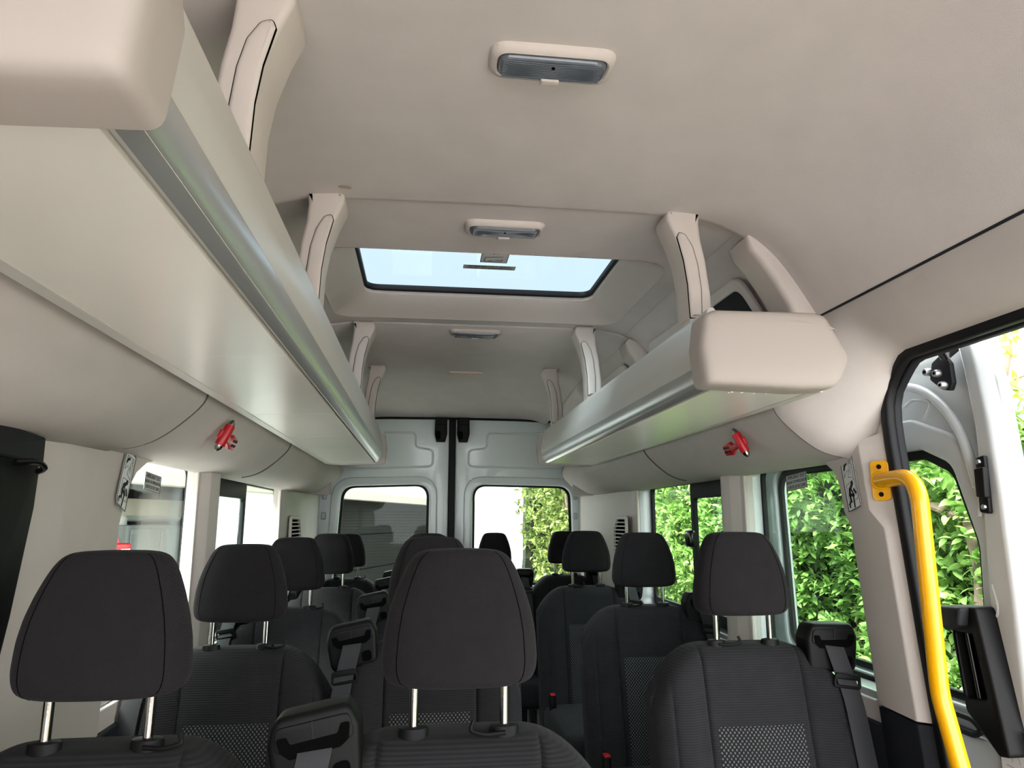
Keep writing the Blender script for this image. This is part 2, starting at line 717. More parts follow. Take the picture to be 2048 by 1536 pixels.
def cove(s, y0, y1, pockets, name):
    """sloped upper side wall between ceiling and rack, as a rounded sheet plus pocket panels"""
    r = thing_struct(name)
    prof = [(x, z + (.004 if x < .57 else 0)) for x, z in cm if x > 0.50] + [(0.735, 1.62), (0.70, 1.56)]
    prof = [(s * x, z) for x, z in prof]
    rings = [[(x, y, z) for x, z in prof] for y in np.linspace(y0, y1, 6)]
    up = [[(x + s * 0.02, y, z + 0.01) for x, y, z in q] for q in rings]
    R = [list(a) + list(b)[::-1] for a, b in zip(rings, up)]
    obj('cove_panel', loft(R, True, True), 'headliner', r)
    # raised frames round the pockets; flat dark panels paint the shade inside them
    d = Vector((s * (0.715 - 0.625), 0, 1.755 - 1.905))
    L = d.length
    d.normalize()
    n = Vector((-s * abs(d.z), 0, -abs(d.x)))   # inwards
    for (a, b) in pockets:
        o0 = Vector((s * 0.628, a, 1.885)) + n * 0.006
        M = mapM((0, 1, 0), d, Vector((0, 1, 0)).cross(d), o0)
        W = b - a
        fr = plate(rpoly([(0, 0), (W, 0), (W, L * 1.15), (0, L * 1.15)], 0.05),
                   [rpoly([(0.03, 0.03), (W - 0.03, 0.03), (W - 0.03, L * 1.15 - 0.02), (0.03, L * 1.15 - 0.02)], 0.035)[::-1]], 0.014, 0.004, M)
        obj('pocket_frame', fr, 'headliner', r)
        M2 = mapM((0, 1, 0), d, Vector((0, 1, 0)).cross(d), o0 - n * 0.0045)
        obj('pocket_shade', plate(rpoly([(0.03, 0.03), (W - 0.03, 0.03), (W - 0.03, L * 1.15 - 0.02), (0.03, L * 1.15 - 0.02)], 0.035), [], 0.003, 0.0, M2),
            'dark_grey', r)
    return r


cove(-1, 1.52, 4.2, [(1.68, 2.45), (2.75, 3.25)], 'trim_1')
cove(1, 1.52, 4.2, [(1.68, 2.45), (2.75, 3.25)], 'trim_2')

# rear ceiling section, curving down to the rear header
rings = []
for y, d in [(2.55, 0.012), (2.553, 0.004), (2.56, 0), (3.0, 0), (3.45, 0.0), (3.6, -0.004), (3.75, -0.014), (3.9, -0.030), (4.05, -0.048), (4.2, -0.062), (4.35, -0.071), (4.44, -0.075)]:
    rings.append([(x, y, z + d - 0.004) for x, z in both([p for p in cm if p[0] < 0.60])])
struct('ceiling.002', sheet(rings, 0.02), 'headliner')

# roof bow ribs in the coves
rib_sec = rrect(-0.032, 0.032, -0.055, 0.055, 0.02, 4)
for s in (-1, 1):
    for k, yb in enumerate((1.545, 2.57, 3.36)):
        p = [Vector((s * x, yb, z)) for x, z in [(0.570, 1.918), (0.592, 1.898), (0.618, 1.868), (0.650, 1.82), (0.683, 1.76), (0.704, 1.70), (0.71, 1.62)]]
        rg = []
        for i, q in enumerate(p):
            t = (p[min(i + 1, 6)] - p[max(i - 1, 0)]).normalized()
            nrm = Vector((0, 1, 0)).cross(t)
            sc = 0.35 if i == 0 else 1
            rg.append([tuple(q + Vector((0, 1, 0)) * b + nrm * a * sc) for a, b in rib_sec])
        struct('trim_%d' % (3 + k + (3 if s > 0 else 0)), loft(rg, True, True), 'trim')

# ------------------------------------------------------------------ side fascia below the racks
PT = [(.722, 1.717), (.680, 1.60), (.655, 1.545), (.660, 1.505), (.70, 1.463), (.742, 1.427), (.785, 1.405), (.872, 1.393)]
PB = PT
PH = [(.722, 1.717), (.731, 1.70), (.744, 1.68), (.762, 1.66), (.787, 1.64), (.815, 1.625), (.838, 1.617), (.850, 1.612)]


def prof_res(P, n=24):
    xs, zs = [p[0] for p in P], [p[1] for p in P]
    t = np.linspace(0, len(P) - 1, n)
    x, z = np.interp(t, range(len(P)), xs), np.interp(t, range(len(P)), zs)
    for _ in range(2):
        x[1:-1] = (x[:-2] + 2 * x[1:-1] + x[2:]) / 4
        z[1:-1] = (z[:-2] + 2 * z[1:-1] + z[2:]) / 4
    return np.stack([x, z], 1)


rB, rH, rT = prof_res(PB), prof_res(PH), prof_res(PT)
rB = rB + np.array([.005, .003])


def lining(s, stations, fn, name, parent=None, mat='fascia', th=0.012):
    rings = []
    for y in stations:
        p = fn(y)
        # slanted seams: the lower edge lies a little nearer the front than the top
        rings.append([(s * q[0], y + 0.10 * (q[1] - 1.55), q[1]) for q in p])
    back = [[(x + s * th, y, z + th * 0.6) for x, y, z in r] for r in rings]
    R = [list(a) + list(b)[::-1] for a, b in zip(rings, back)]
    return struct(name, loft(R, True, True), mat, parent)


def edge(y0, y1, n=10, r=0.004):
    return [y0, y0 + 0.0015] + list(np.linspace(y0 + r, y1 - r, n)) + [y1 - 0.0015, y1]


def with_edge(fn, y0, y1, depth=0.004):
    def g(y):
        p = fn(y).copy()
        d = min(y - y0, y1 - y)
        k = depth * (1 - sstep(0, 0.004, d))
        p[:, 0] += k
        p[:, 1] += k * 0.7
        return p
    return g


def fA(y):       # over the sliding door opening, turning into the fascia
    w = sstep(1.37, 1.62, y)
    return rH * (1 - w) + rT * w


def backing(s, y0, y1, name):  # dark sheet added behind the panel gaps to stop light leaks
    rings = [[(s * (q[0] + .018), y + .10 * (q[1] - 1.55), q[1] + .012) for q in rB[4:]] for y in (y0, y1)]
    bk2 = [[(x + s * .01, y, z + .01) for x, y, z in r] for r in rings]
    return struct(name, loft([list(a) + list(b)[::-1] for a, b in zip(rings, bk2)], True, True), 'charcoal_trim')


backing(-1, 1.605, 4.4, 'trim_24')
backing(1, 1.605, 4.4, 'trim_25')
# right: header over the door, then two fascia panels
lining(1, list(np.linspace(Y0, 1.2, 4)) + list(np.linspace(1.26, 1.615, 14)) + [1.618, 1.62], with_edge(fA, Y0 - 1, 1.62), 'trim_9', mat='fascia')
obj_seam = struct('trim_26', tube([(.7215, Y0, 1.7155), (.7215, 1.0, 1.7155), (.7215, 1.61, 1.7155)], .0028, 6), 'charcoal_trim')
lining(1, edge(1.627, 2.665), with_edge(lambda y: rB, 1.627, 2.665), 'trim_10')
lining(1, edge(2.672, 4.30), with_edge(lambda y: rB, 2.672, 4.30), 'trim_11')
# left: three fascia panels


def fL(y):
    p = rT.copy()
    w = 1 - sstep(0.9, 1.7, y)
    p[6:, 0] += 0.0
    p[14:, 1] -= 0.014 * w
    return p


lining(-1, [Y0] + edge(0.0, 1.62), with_edge(fL, Y0 - 1, 1.62), 'trim_12')
lining(-1, edge(1.627, 2.665), with_edge(lambda y: rB, 1.627, 2.665), 'trim_13')
lining(-1, edge(2.672, 4.30), with_edge(lambda y: rB, 2.672, 4.30), 'trim_14')

# dark joints between the fascia panels
for s_, n0 in ((-1, 27), (1, 29)):
    for k_, yj in enumerate((1.6235, 2.6685)):
        pj = [(s_ * (q[0] + (-.0045 if (s_ < 0 and k_ == 0) else .0005)), yj + 0.10 * (q[1] - 1.55), q[1]) for q in rB[6:-2]]
        struct('trim_%d' % (n0 + k_), tube(pj, .0030, 6), pmat('joint_grey', (.10, .092, .085), .9, spec=.1) if 'joint_grey' not in MATS else 'joint_grey')

# ------------------------------------------------------------------ side walls with window openings
GX = 0.945      # plane of the side glass


def wall(s, name, y0, y1, trim_holes, body_holes, lower_y0):
    r = thing_struct(name, (s * 0.9, (y0 + y1) / 2, 0))
    out = [(y0, 0.0), (y1, 0.0), (y1, 1.43), (y0, 1.43)]
    obj('inner_trim', plate(out, trim_holes, 0.014, 0.004, MX(s * 0.872)), 'trim', r)
    out2 = [(y0, -0.4), (y1, -0.4), (y1, 1.60), (y0, 1.60)]
    obj('painted_body', plate(out2, body_holes, 0.066, 0.004, MX(s * 0.913)), 'paint_white', r)
    obj('lower_lining', plate([(lower_y0, 0.0), (y1, 0.0), (y1, 0.80), (lower_y0, 0.80)], [], 0.02, 0.006, MX(s * 0.862)), 'charcoal_trim', r)
    return r


hL1 = rpoly([(1.728, .845), (1.738, 1.24), (1.77, 1.345), (1.87, 1.42), (2.30, 1.42), (2.30, .845)], [.02, .1, .1, .05, 0, .03])[::-1]
hL2 = rpoly([(2.52, .845), (2.52, 1.42), (3.60, 1.42), (3.60, .845)], [.03, .03, .03, .03])[::-1]
bL1 = rrect(1.70, 2.46, .86, 1.415, .03)[::-1]
bL2 = rrect(2.52, 3.88, .86, 1.415, .03)[::-1]
wall(-1, 'wall_left', Y0, 4.46, [hL1, hL2], [bL1, bL2], Y0)
hR1 = rpoly([(1.615, .845), (1.622, 1.27), (1.64, 1.36), (1.70, 1.42), (2.245, 1.42), (2.245, .845)], [.02, .1, .08, .04, 0, .03])[::-1]
hR2 = rpoly([(2.44, .845), (2.43, 1.42), (3.44, 1.42), (3.44, .845)], [.03, .03, .03, .03])[::-1]
bR1 = rrect(1.60, 2.27, .86, 1.415, .03)[::-1]
bR2 = rrect(2.42, 3.445, .86, 1.415, .03)[::-1]
wall(1, 'wall_right', 1.585, 4.46, [hR1, hR2], [bR1, bR2], 1.55)
wr0 = thing_struct('wall_right_front', (0.9, -0.35, 0))
obj('inner_trim', plate([(Y0, 0), (0.05, 0), (0.05, 1.62), (Y0, 1.62)], [], 0.05, 0.004, MX(0.88)), 'trim', wr0)


def window(n, s, y0, y1, z0, z1, frame=0.012, split=None):
    w = thing_struct('window_%d' % n, (s * GX, (y0 + y1) / 2, z0))
    fr = 0.035 if split else frame
    obj('frame', plate(rrect(y0 - .02, y1 + .02, z0 - .02, z1 + .02, .03), [rrect(y0 + fr * .6, y1 - fr * .6, z0 + fr, z1 - fr * .35, .03)[::-1]], 0.016, 0.003, MX(s * GX)),
        'rubber', w)
    if split is None:
        obj('pane', plate(rrect(y0, y1, z0, z1, .03), [], 0.004, 0, MX(s * (GX + .004))), 'glass', w, sm=0)
        return w
    ya, yb = split           # sliding part spans ya..yb in its own black frame
    obj('pane', plate(rrect(y0, y1, z0, z1, .03), [], 0.004, 0, MX(s * (GX + .004))), 'glass', w, sm=0)
    sl = obj('sliding_frame', plate(rrect(ya, yb, z0 + .01, z1 - .01, .02), [rrect(ya + .035, yb - .035, z0 + .05, z1 - .075, .02)[::-1]], 0.018, 0.003, MX(s * (GX - .02))),
             'dark_grey', w)
    obj('pane', plate(rrect(ya + .02, yb - .02, z0 + .03, z1 - .06, .02), [], 0.004, 0, MX(s * (GX - .02))), 'glass', sl, sm=0)
    yh = yb - .016
    if s > 0:
        b1 = bbox_mesh(s * (GX - .055), s * (GX - .028), yh - .035, yh + .035, 1.145, 1.215, .012)
        obj('latch', b1, 'black_gloss', sl)
    return w


window(1, -1, 1.70, 2.46, .86, 1.415)
window(2, -1, 2.50, 3.88, .86, 1.415, split=(2.51, 3.13))
window(3, 1, 1.60, 2.27, .86, 1.415)
window(4, 1, 2.42, 3.445, .86, 1.415, split=(2.43, 2.86))

# pillar trims beside the first window on either side ------------------------------------------


def pillar(s, name, pts, z0, z1, mat):
    """vertical trim of polygonal plan, bevelled"""
    ring = rpoly([(s * x, y) for x, y in pts], 0.012, 4)
    rg = []
    for z, sh in [(z0, 0), ((z0 + z1) / 2, 0), (z1, 0)]:
        rg.append([(x, y, z) for x, y in ring])
    return obj(name, loft(rg, True, True), mat)


rp = thing_struct('trim_15', (0.85, 1.52, 0))
# right pillar: facet towards the door opening (light side), facet towards the aisle
prof_hi = [(.90, 1.425), (.872, 1.425), (.826, 1.487), (.862, 1.618), (.90, 1.622)]
prof_lo = [(.90, 1.425), (.872, 1.425), (.835, 1.455), (.830, 1.47), (.862, 1.604), (.90, 1.61)]


def prof_ring(P, z):
    r = rpoly(P, [0.002, .01, .008, .004, 0.002][:len(P)] if len(P) == 5 else [.002, .006, .004, .004, .004, .002], 4)
    return [(x, y + .115 * (z - .9), z) for x, y in r]


P5hi = [(.90, 1.425), (.872, 1.425), (.832, 1.492), (.852, 1.624), (.90, 1.626)]
P5lo = [(.90, 1.425), (.872, 1.425), (.838, 1.458), (.852, 1.605), (.90, 1.61)]
rg = [prof_ring(P5lo, .845), prof_ring(P5lo, 1.20), prof_ring(P5lo, 1.235), prof_ring(P5hi, 1.275), prof_ring(P5hi, 1.30),
      prof_ring([(.90, 1.425), (.872, 1.425), (.832, 1.492), (.852, 1.628), (.90, 1.63)], 1.34),
      prof_ring([(.90, 1.425), (.872, 1.425), (.832, 1.492), (.852, 1.645), (.90, 1.65)], 1.375),
      prof_ring([(.90, 1.425), (.872, 1.425), (.830, 1.49), (.852, 1.69), (.90, 1.69)], 1.405),
      prof_ring([(.90, 1.425), (.872, 1.425), (.830, 1.49), (.854, 1.72), (.90, 1.72)], 1.418),
      prof_ring([(.90, 1.425), (.872, 1.425), (.830, 1.49), (.854, 1.70), (.90, 1.70)], 1.435),
      prof_ring([(.90, 1.425), (.874, 1.425), (.864, 1.45), (.872, 1.60), (.90, 1.60)], 1.45),
      prof_ring([(.90, 1.425), (.874, 1.425), (.866, 1.44), (.874, 1.54), (.90, 1.54)], 1.60)]
obj('pillar_cover', loft(rg, True, True), 'trim', rp)
rg = [prof_ring(P5lo, z) for z in (0.0, .40, .84)]
obj('pillar_lower_cover', loft(rg, True, True), 'charcoal_trim', rp)

lp = thing_struct('trim_16', (-0.85, 1.52, 0))


def lring(yb, z, ya=1.27):
    pts = [(-.90, ya), (-.866, ya), (-.853, ya + .05), (-.846, 1.44), (-.850, 1.60), (-.858, yb), (-.90, yb + .002)]
    r = rpoly(pts, [.002, .01, .03, .05, .05, .004, .002], 4)
    return [(x, y, z) for x, y in r]


rg = [lring(1.728, z) for z in (0.0, .40, .845, 1.0, 1.24)] + [lring(1.745, 1.29), lring(1.765, 1.33), lring(1.80, 1.365), lring(1.86, 1.392), lring(1.92, 1.402), lring(1.92, 1.43)]
obj('pillar_cover', loft(rg, True, True), 'trim', lp)

# pillars between first and second side windows, rear quarter trims
for s, ya, yb, nm in ((-1, 2.30, 2.515, 'trim_17'), (1, 2.25, 2.43, 'trim_18')):
    pts = [(.90, ya), (.874, ya), (.845, ya + .06), (.838, (ya + yb) / 2 + .02), (.845, yb - .05), (.874, yb), (.90, yb)]
    r = rpoly([(s * x, y) for x, y in pts], [.002, .006, .03, .03, .03, .006, .002], 4)
    struct(nm, loft([[(x, y, z) for x, y in r] for z in (0.0, .8, 1.1, 1.41)], True, True), 'trim')
for s, nm in ((-1, 'trim_19'), (1, 'trim_20')):
    pts = [(.90, 3.60 if s < 0 else 3.445), (.872, 3.61 if s < 0 else 3.455), (.85, 3.68), (.845, 4.0), (.83, 4.20), (.80, 4.38), (.80, 4.45), (.90, 4.45)]
    r = rpoly([(s * x, y) for x, y in pts], [.002, .006, .04, .06, .05, .02, .002, .002], 4)
    struct(nm, loft([[(x, y, z) for x, y in r] for z in (0.0, .8, 1.1, 1.41)], True, True), 'trim')
    pts2 = [(.90, 4.20), (.70, 4.20), (.735, 4.30), (.775, 4.40), (.79, 4.45), (.90, 4.45)]
    r2 = rpoly([(s * x, y) for x, y in pts2], [.002, .01, .03, .03, .002, .002], 4)
    q = obj('corner_cover', loft([[(x, y, z) for x, y in r2] for z in (1.40, 1.5, 1.7, 1.93)], True, True), 'fascia', None)
    q['kind'] = 'structure'
    q.name = 'trim_%d' % (21 if s < 0 else 22)

# ------------------------------------------------------------------ rear wall: frame and two doors
wb = thing_struct('wall_back', (0, 4.5, 0))
obj('door_surround', plate([(-.95, -.4), (.95, -.4), (.95, 2.05), (-.95, 2.05)], [rpoly([(-.80, -.1), (.80, -.1), (.80, 1.5), (.74, 1.885), (-.74, 1.885), (-.80, 1.5)], [.05, .05, .3, .06, .06, .3])[::-1]], 0.06, 0.006, MY(4.475)), 'paint_inner', wb)
obj('header_seal', sweep([Vector(p) for p in [(-.75, 4.435, 1.868), (-.4, 4.435, 1.879), (0, 4.435, 1.882), (.4, 4.435, 1.879), (.75, 4.435, 1.868)]], circ(.007, 8)), 'rubber', wb)
obj('centre_seal', bbox_mesh(-.026, .016, 4.462, 4.50, 0, 1.885, .006), 'rubber', wb)


def rear_door(n, s):
    x0, x1 = (-.82, -.024) if s < 0 else (.014, .82)
    r = thing_struct('door_%d' % n, ((x0 + x1) / 2, 4.5, 0))
    wx0, wx1 = (-.705, -.142) if s < 0 else (.126, .762)
    z0, z1 = .86, 1.476
    tl = .016 if s < 0 else 0.0
    tr_ = 0.0 if s < 0 else .010
    win = [(wx0, z0), (wx1, z0), (wx1 - (.012 if s > 0 else 0), z1 - tr_), (wx0 + (.03 if s < 0 else 0), z1 - tl)]
    hole = rpoly(win, [.06, .06, .085, .085], 8)
    obj('door_panel', plate(rpoly([(x0, .02), (x1, .02), (x1, 1.905), (x0, 1.905)], .01), [hole[::-1]], 0.05, 0.008, MY(4.505)), 'paint_inner', r)
    # stepped surround of the glass
    big = rpoly([(win[0][0] - .055, z0 - .05), (win[1][0] + .05, z0 - .05), (win[2][0] + .05, win[2][1] + .05), (win[3][0] - .055, win[3][1] + .05)], [.09, .09, .13, .13], 8)
    obj('window_surround', plate(big, [hole[::-1]], 0.02, 0.009, MY(4.476), 4), 'paint_inner', r)
    small = rpoly([(win[0][0] + .016, z0 + .016), (win[1][0] - .016, z0 + .016), (win[2][0] - .016, win[2][1] - .012), (win[3][0] + .016, win[3][1] - .012)], [.05, .05, .075, .075], 8)
    hole2 = rpoly([(win[0][0] - .004, z0 - .004), (win[1][0] + .004, z0 - .004), (win[2][0] + .004, win[2][1] + .004), (win[3][0] - .004, win[3][1] + .004)], [.06, .06, .087, .087], 8)
    sl = obj('window_seal', plate(hole2, [small[::-1]], 0.012, 0.003, MY(4.505)), 'rubber', r)
    obj('pane', plate(hole2, [], 0.004, 0, MY(4.512)), 'glass', sl, sm=0)
    # heater wires on the glass
    wires = []
    for k in range(22):
        z = 1.305 - k * .018
        wires.append(box(win[0][0] + .015, win[1][0] - .015, 4.5085, 4.5092, z - .0005, z + .0005))
    o = obj('heater_wire', merge(*wires), 'block_dark', sl, sm=0)
    o['kind'] = 'stuff'
    # pressed beads on the upper panel
    if s < 0:
        path = [(-.72, 1.795), (-.235, 1.795), (-.235, 1.70), (-.125, 1.69), (-.125, 1.585), (-.60, 1.565), (-.72, 1.575)]
    else:
        path = [(.74, 1.80), (.215, 1.80), (.215, 1.70), (.098, 1.69), (.098, 1.585), (.60, 1.575), (.74, 1.58)]
    ring = rpoly(path, .035, 6)
    obj('pressed_bead', sweep([Vector((x, 4.478, z)) for x, z in ring], circ(.0065, 8), up=(0, 1, 0), closed_path=True), 'paint_inner', r)
    sx = -.115 if s < 0 else .085
    arc = [Vector((sx + s * .05, 4.478, 1.515)), Vector((sx + s * .012, 4.478, 1.46)), Vector((sx, 4.478, 1.40)), Vector((sx + s * .008, 4.478, 1.37))]
    obj('pressed_bead', tube(arc, .005, 8), 'paint_inner', r)
    # hinge-side lugs
    hx = x0 + .045 if s < 0 else x1 - .045
    for z in (1.53, 1.40, 1.28):
        obj('hinge_lug', bbox_mesh(hx - .014, hx + .014, 4.462, 4.482, z - .022, z + .022, .008), 'paint_white', r)
    # black latch block at the top
    lx = -.078 if s < 0 else .062
    body = rpoly([(lx - .027, 1.735), (lx + .027, 1.735), (lx + .039, 1.785), (lx + .037, 1.895), (lx - .037, 1.895), (lx - .039, 1.785)], .006)
    lb = obj('top_latch', plate(body, [], .05, .006, MY(4.448)), 'black_plastic', r)
    obj('latch_hood', plate(rrect(lx - .035, lx + .035, 1.84, 1.885, .004), [], .03, .004, MY(4.418)), 'black_plastic', lb)
    obj('latch_flange', plate(rrect(lx - .05, lx + .045, 1.893, 1.905, .003), [], .07, .003, MY(4.42)), 'black_plastic', lb)
    obj('latch_recess', plate(rrect(lx - .03, lx - .004, 1.75, 1.80, .003), [], .004, .0, MY(4.421)), 'slot_black', lb)
    return r


rear_door(1, -1)
rear_door(2, 1)

# ------------------------------------------------------------------ door opening seal (right)
seal_path = []
for y in list(np.linspace(Y0, 1.2, 5)) + list(np.linspace(1.26, 1.50, 12)):
    p = fA(y)[-1]
    seal_path.append(Vector((p[0] + .008, y + 0.10 * (p[1] - 1.55), p[1] - .004)))
seal_path = [p for p in seal_path if p.y < 1.42]
seal_path += [Vector((.866, 1.448, 1.573)), Vector((.868, 1.470, 1.548)), Vector((.868, 1.484, 1.515)), Vector((.868, 1.487, 1.47)), Vector((.868, 1.484, 1.42)), Vector((.868, 1.44, 1.0)), Vector((.868, 1.39, .6)), Vector((.868, 1.33, .0))]
sealo = thing_struct('trim_23', (.87, 1.42, 0))
obj('seal_lip', sweep(seal_path, [(a, b) for a, b in rrect(-.013, .013, -.012, .012, .008, 3)], up=(1, 0, 0)), 'rubber', sealo)
sp2 = [Vector((p.x + .024, p.y + (.006 if p.z < 1.55 else 0), p.z - (.006 if p.z >= 1.5 else 0))) for p in seal_path]
obj('seal_carrier', sweep(sp2, [(a, b) for a, b in rrect(-.010, .010, -.010, .010, .005, 3)], up=(1, 0, 0)), 'dark_grey', sealo)

# unseen outer roof and upper sides, added to block sun leaking past the linings
obj_rs = struct('ceiling_sun_block', plate([(-.95, -.95), (.95, -.95), (.95, 4.56), (-.95, 4.56)], [rrect(-.425, .425, 1.835, 2.415, .04)[::-1]], .016, 0, MZ(2.046)), 'paint_white', sm=0)
struct('wall_left_sun_block', box(-.955, -.94, -.95, 4.56, 1.59, 2.05), 'paint_white', sm=0)
struct('wall_right_sun_block', box(.94, .955, -.95, 4.56, 1.64, 2.05), 'paint_white', sm=0)
struct('wall_right_sun_block.001', box(.92, .955, 1.585, 4.56, 1.43, 1.66), 'paint_white', sm=0)

# ------------------------------------------------------------------ roof hatch
hatch = thing('roof_hatch', 'tinted glass emergency roof hatch in a deep rounded surround', 'roof hatch', (0, 2.09, 1.95))
r0 = ring_rr(-HX - .004, HX + .004, HY0 - .004, HY1 + .004, .088, lambda x: zmid(x) - .003)
r1 = ring_rr(-HX + .006, HX - .006, HY0 + .006, HY1 - .006, .08, lambda x: zmid(x) + .004)
r2 = ring_rr(-.450, .450, 1.85, 2.430, .07, lambda x: 1.985)
r3 = ring_rr(-.402, .402, 1.87, 2.388, .05, lambda x: 2.012)
r4 = ring_rr(-.394, .394, 1.878, 2.380, .045, lambda x: 2.020)
r5 = ring_rr(-.394, .394, 1.878, 2.380, .045, lambda x: 2.045)
obj('surround', loft([r0, r1, r2, r3, r4, r5], True), 'trim', hatch)
obj('seal', plate(rrect(-.43, .43, 1.83, 2.42, .05), [rrect(-.384, .384, 1.89, 2.366, .04)[::-1]], .02, .004, MZ(2.040)), 'rubber', hatch)
obj('pane', plate(rrect(-.42, .42, 1.84, 2.41, .04), [], .005, 0, MZ(2.047)), 'glass_hatch', hatch, sm=0)
# instruction label and lettering strip stuck under the hatch glass
MH = mapM((1, 0, 0), (0, -1, 0), (0, 0, -1), (.02, 2.035, 2.040))
st = thing('instruction_label', 'small white pictogram label stuck on the roof hatch glass', 'label', mat=MH)
obj('backing', plate(rrect(-.042, .042, -.055, .055, .003), [], .0006), 'sticker_white', st, local=True, sm=0)
obj('border', plate(rrect(-.042, .042, -.055, .055, .003), [rrect(-.040, .040, -.053, .053, .003)[::-1]], .0006, M=MZ(.0006)), 'ink', st, local=True, sm=0)
pic = [plate([(-.028, .028), (-.012, .034), (-.012, .030), (-.028, .024)], [], .0004, M=MZ(.0008))]
marks = [((-.03, .028), (-.012, .028)), ((-.024, .034), (-.03, .028)), ((-.024, .022), (-.03, .028)), ((-.008, .036), (.002, .024)), ((.002, .024), (-.006, .016)),
         ((.002, .040), (.012, .030)), ((.012, .030), (.004, .022)), ((.012, .022), (.026, .034)), ((.026, .034), (.030, .022)), ((.012, .022), (.006, .018)),
         ((-.028, -.012), (.024, -.004)), ((-.028, -.012), (-.030, -.044)), ((-.030, -.044), (.022, -.044)), ((.022, -.044), (.026, -.026)), ((-.016, -.040), (-.004, -.036)), ((.004, -.034), (.018, -.030))]


def stroke(p, q, w, z=.0008, th=.0004):
    p, q = Vector((*p, 0)), Vector((*q, 0))
    d = (q - p).normalized()
    n = Vector((-d.y, d.x, 0)) * w / 2
    p, q = p - d * w / 2, q + d * w / 2
    a = [p - n, q - n, q + n, p + n]
    V = [(v.x, v.y, z) for v in a] + [(v.x, v.y, z + th) for v in a]
    return V, [(0, 3, 2, 1), (4, 5, 6, 7), (0, 1, 5, 4), (1, 2, 6, 5), (2, 3, 7, 6), (3, 0, 4, 7)]


obj('pictogram', merge(*[stroke(p, q, .0022) for p, q in marks]), 'ink', st, local=True, sm=0)
MH2 = mapM((1, 0, 0), (0, -1, 0), (0, 0, -1), (.012, 2.135, 2.040))
st2 = thing('lettering_strip', 'narrow grey lettering strip below the label on the roof hatch glass', 'label', mat=MH2)
obj('backing', plate(rrect(-.083, .083, -.017, .017, .002), [], .0006), 'sticker_grey', st2, local=True, sm=0)
obj('lettering', text_mesh('EMERGENCY EXIT', .0165, M=mapM((1, 0, 0), (0, 1, 0), (0, 0, 1), (0, .008, .0006))), 'ink', st2, local=True, sm=0)
obj('lettering', text_mesh('SALIDA DE EMERGENCIA', .013, M=mapM((1, 0, 0), (0, 1, 0), (0, 0, 1), (0, -.007, .0006))), 'ink', st2, local=True, sm=0)

# ------------------------------------------------------------------ overhead luggage racks
BIN = [(.612, 1.512), (.409, 1.518), (.400, 1.5185), (.390, 1.522), (.382, 1.529), (.377, 1.539), (.3745, 1.551), (.3745, 1.562)]
FACE = [(.3745, 1.5625), (.3725, 1.58), (.3725, 1.600), (.3765, 1.614), (.387, 1.664), (.392, 1.678), (.397, 1.682), (.404, 1.682), (.409, 1.676)]


def bin_rack(s, y0, y1, label, seams):
    t = thing('luggage_rack', label, 'luggage rack', (s * .5, (y0 + y1) / 2, 1.5), 'overhead luggage racks')

    def ext(P, ya, yb, th=None):
        rings = [[(s * x, y, z) for x, z in P] for y in (ya, yb)]
        return loft(rings, True, True)
    # underside panels, divided by fine joints
    ycuts = [y0 + .005] + seams + [y1 - .01]
    for a, b in zip(ycuts[:-1], ycuts[1:]):
        P = [(.622, 1.5125), (.4095, 1.518), (.4095, 1.524), (.622, 1.5185)]
        obj('underside_panel', ext(P, a + .0008, b - .0008), 'bin_panel', t, sm=0)
    inner = [(x + .006, z + .004) for x, z in BIN[2:]][::-1]
    obj('edge_strip', ext(BIN[2:] + inner, y0, y1), 'satin_alu', t)
    innerF = [(x + .010, z) for x, z in FACE[:5]][::-1]
    obj('front_board', ext(FACE + innerF, y0, y1), 'bin_face', t)
    obj('back_rail', ext([(.612, 1.5115), (.634, 1.5115), (.660, 1.545), (.652, 1.548), (.630, 1.518), (.612, 1.518)], y0 + .01, y1), 'bin_face', t)
    obj('tray', ext([(.385, 1.526), (.63, 1.526), (.63, 1.532), (.385, 1.532)], y0, y1), 'bin_panel', t, sm=0)
    # end caps
    for yc, d, front in ((y0, -1, True), (y1, 1, False)):
        out = [(.363, 1.513), (.560, 1.507), (.640, 1.511), (.672, 1.574), (.625, 1.662), (.60, 1.668), (.388, 1.666), (.365, 1.656), (.355, 1.590)]
        rad = [.014, .06, .04, .03, .03, .02, .012, .02, .03]
        ring = rpoly([(s * x, z) for x, z in out], rad, 5)
        cx, cz = s * .515, 1.595
        R = []
        for dy, sc in ([(.02, 1.0), (-.020, 1.0), (-.034, .985), (-.042, .955), (-.046, .90), (-.049, .80), (-.050, .55)] if front else [(-.02, 1.0), (.02, 1.0), (.03, .97)]):
            zz = [(cx + (x - cx) * (1 - (1 - sc) * .6), yc + dy, cz + (z - cz) * (1 - (1 - sc) * 1.0)) for x, z in ring]
            R.append(zz)
        cap = obj('end_cap', loft(R, True, True), 'cap', t)
        if front:
            # two shallow moulded creases on the cap face
            for zc, sg in ((1.640, 1), (1.553, -1)):
                rr = []
                for k in range(13):
                    u = -1 + 2 * k / 12
                    w = (1 - u * u) * .0075 + .0004
                    xx = s * (.565 + u * .075)
                    zz = zc + sg * (-.006 * u * u + (-.003 * u))
                    rr.append([(xx, yc - .0475 - .35 * w * math.sin(a), zz + w * math.cos(a)) for a in np.linspace(0, 2 * math.pi, 9)[:-1]])
                obj('moulded_crease', loft(rr, True, True), 'cap', cap)
    return t


bin_rack(-1, .452, 3.40, 'long pale grey luggage rack along the left, its end cap nearest the camera', [1.18, 1.83, 2.32, 2.75])
bin_rack(1, 1.345, 3.36, 'shorter pale grey luggage rack on the right ending in a beige cap', [2.05, 2.55, 2.95])
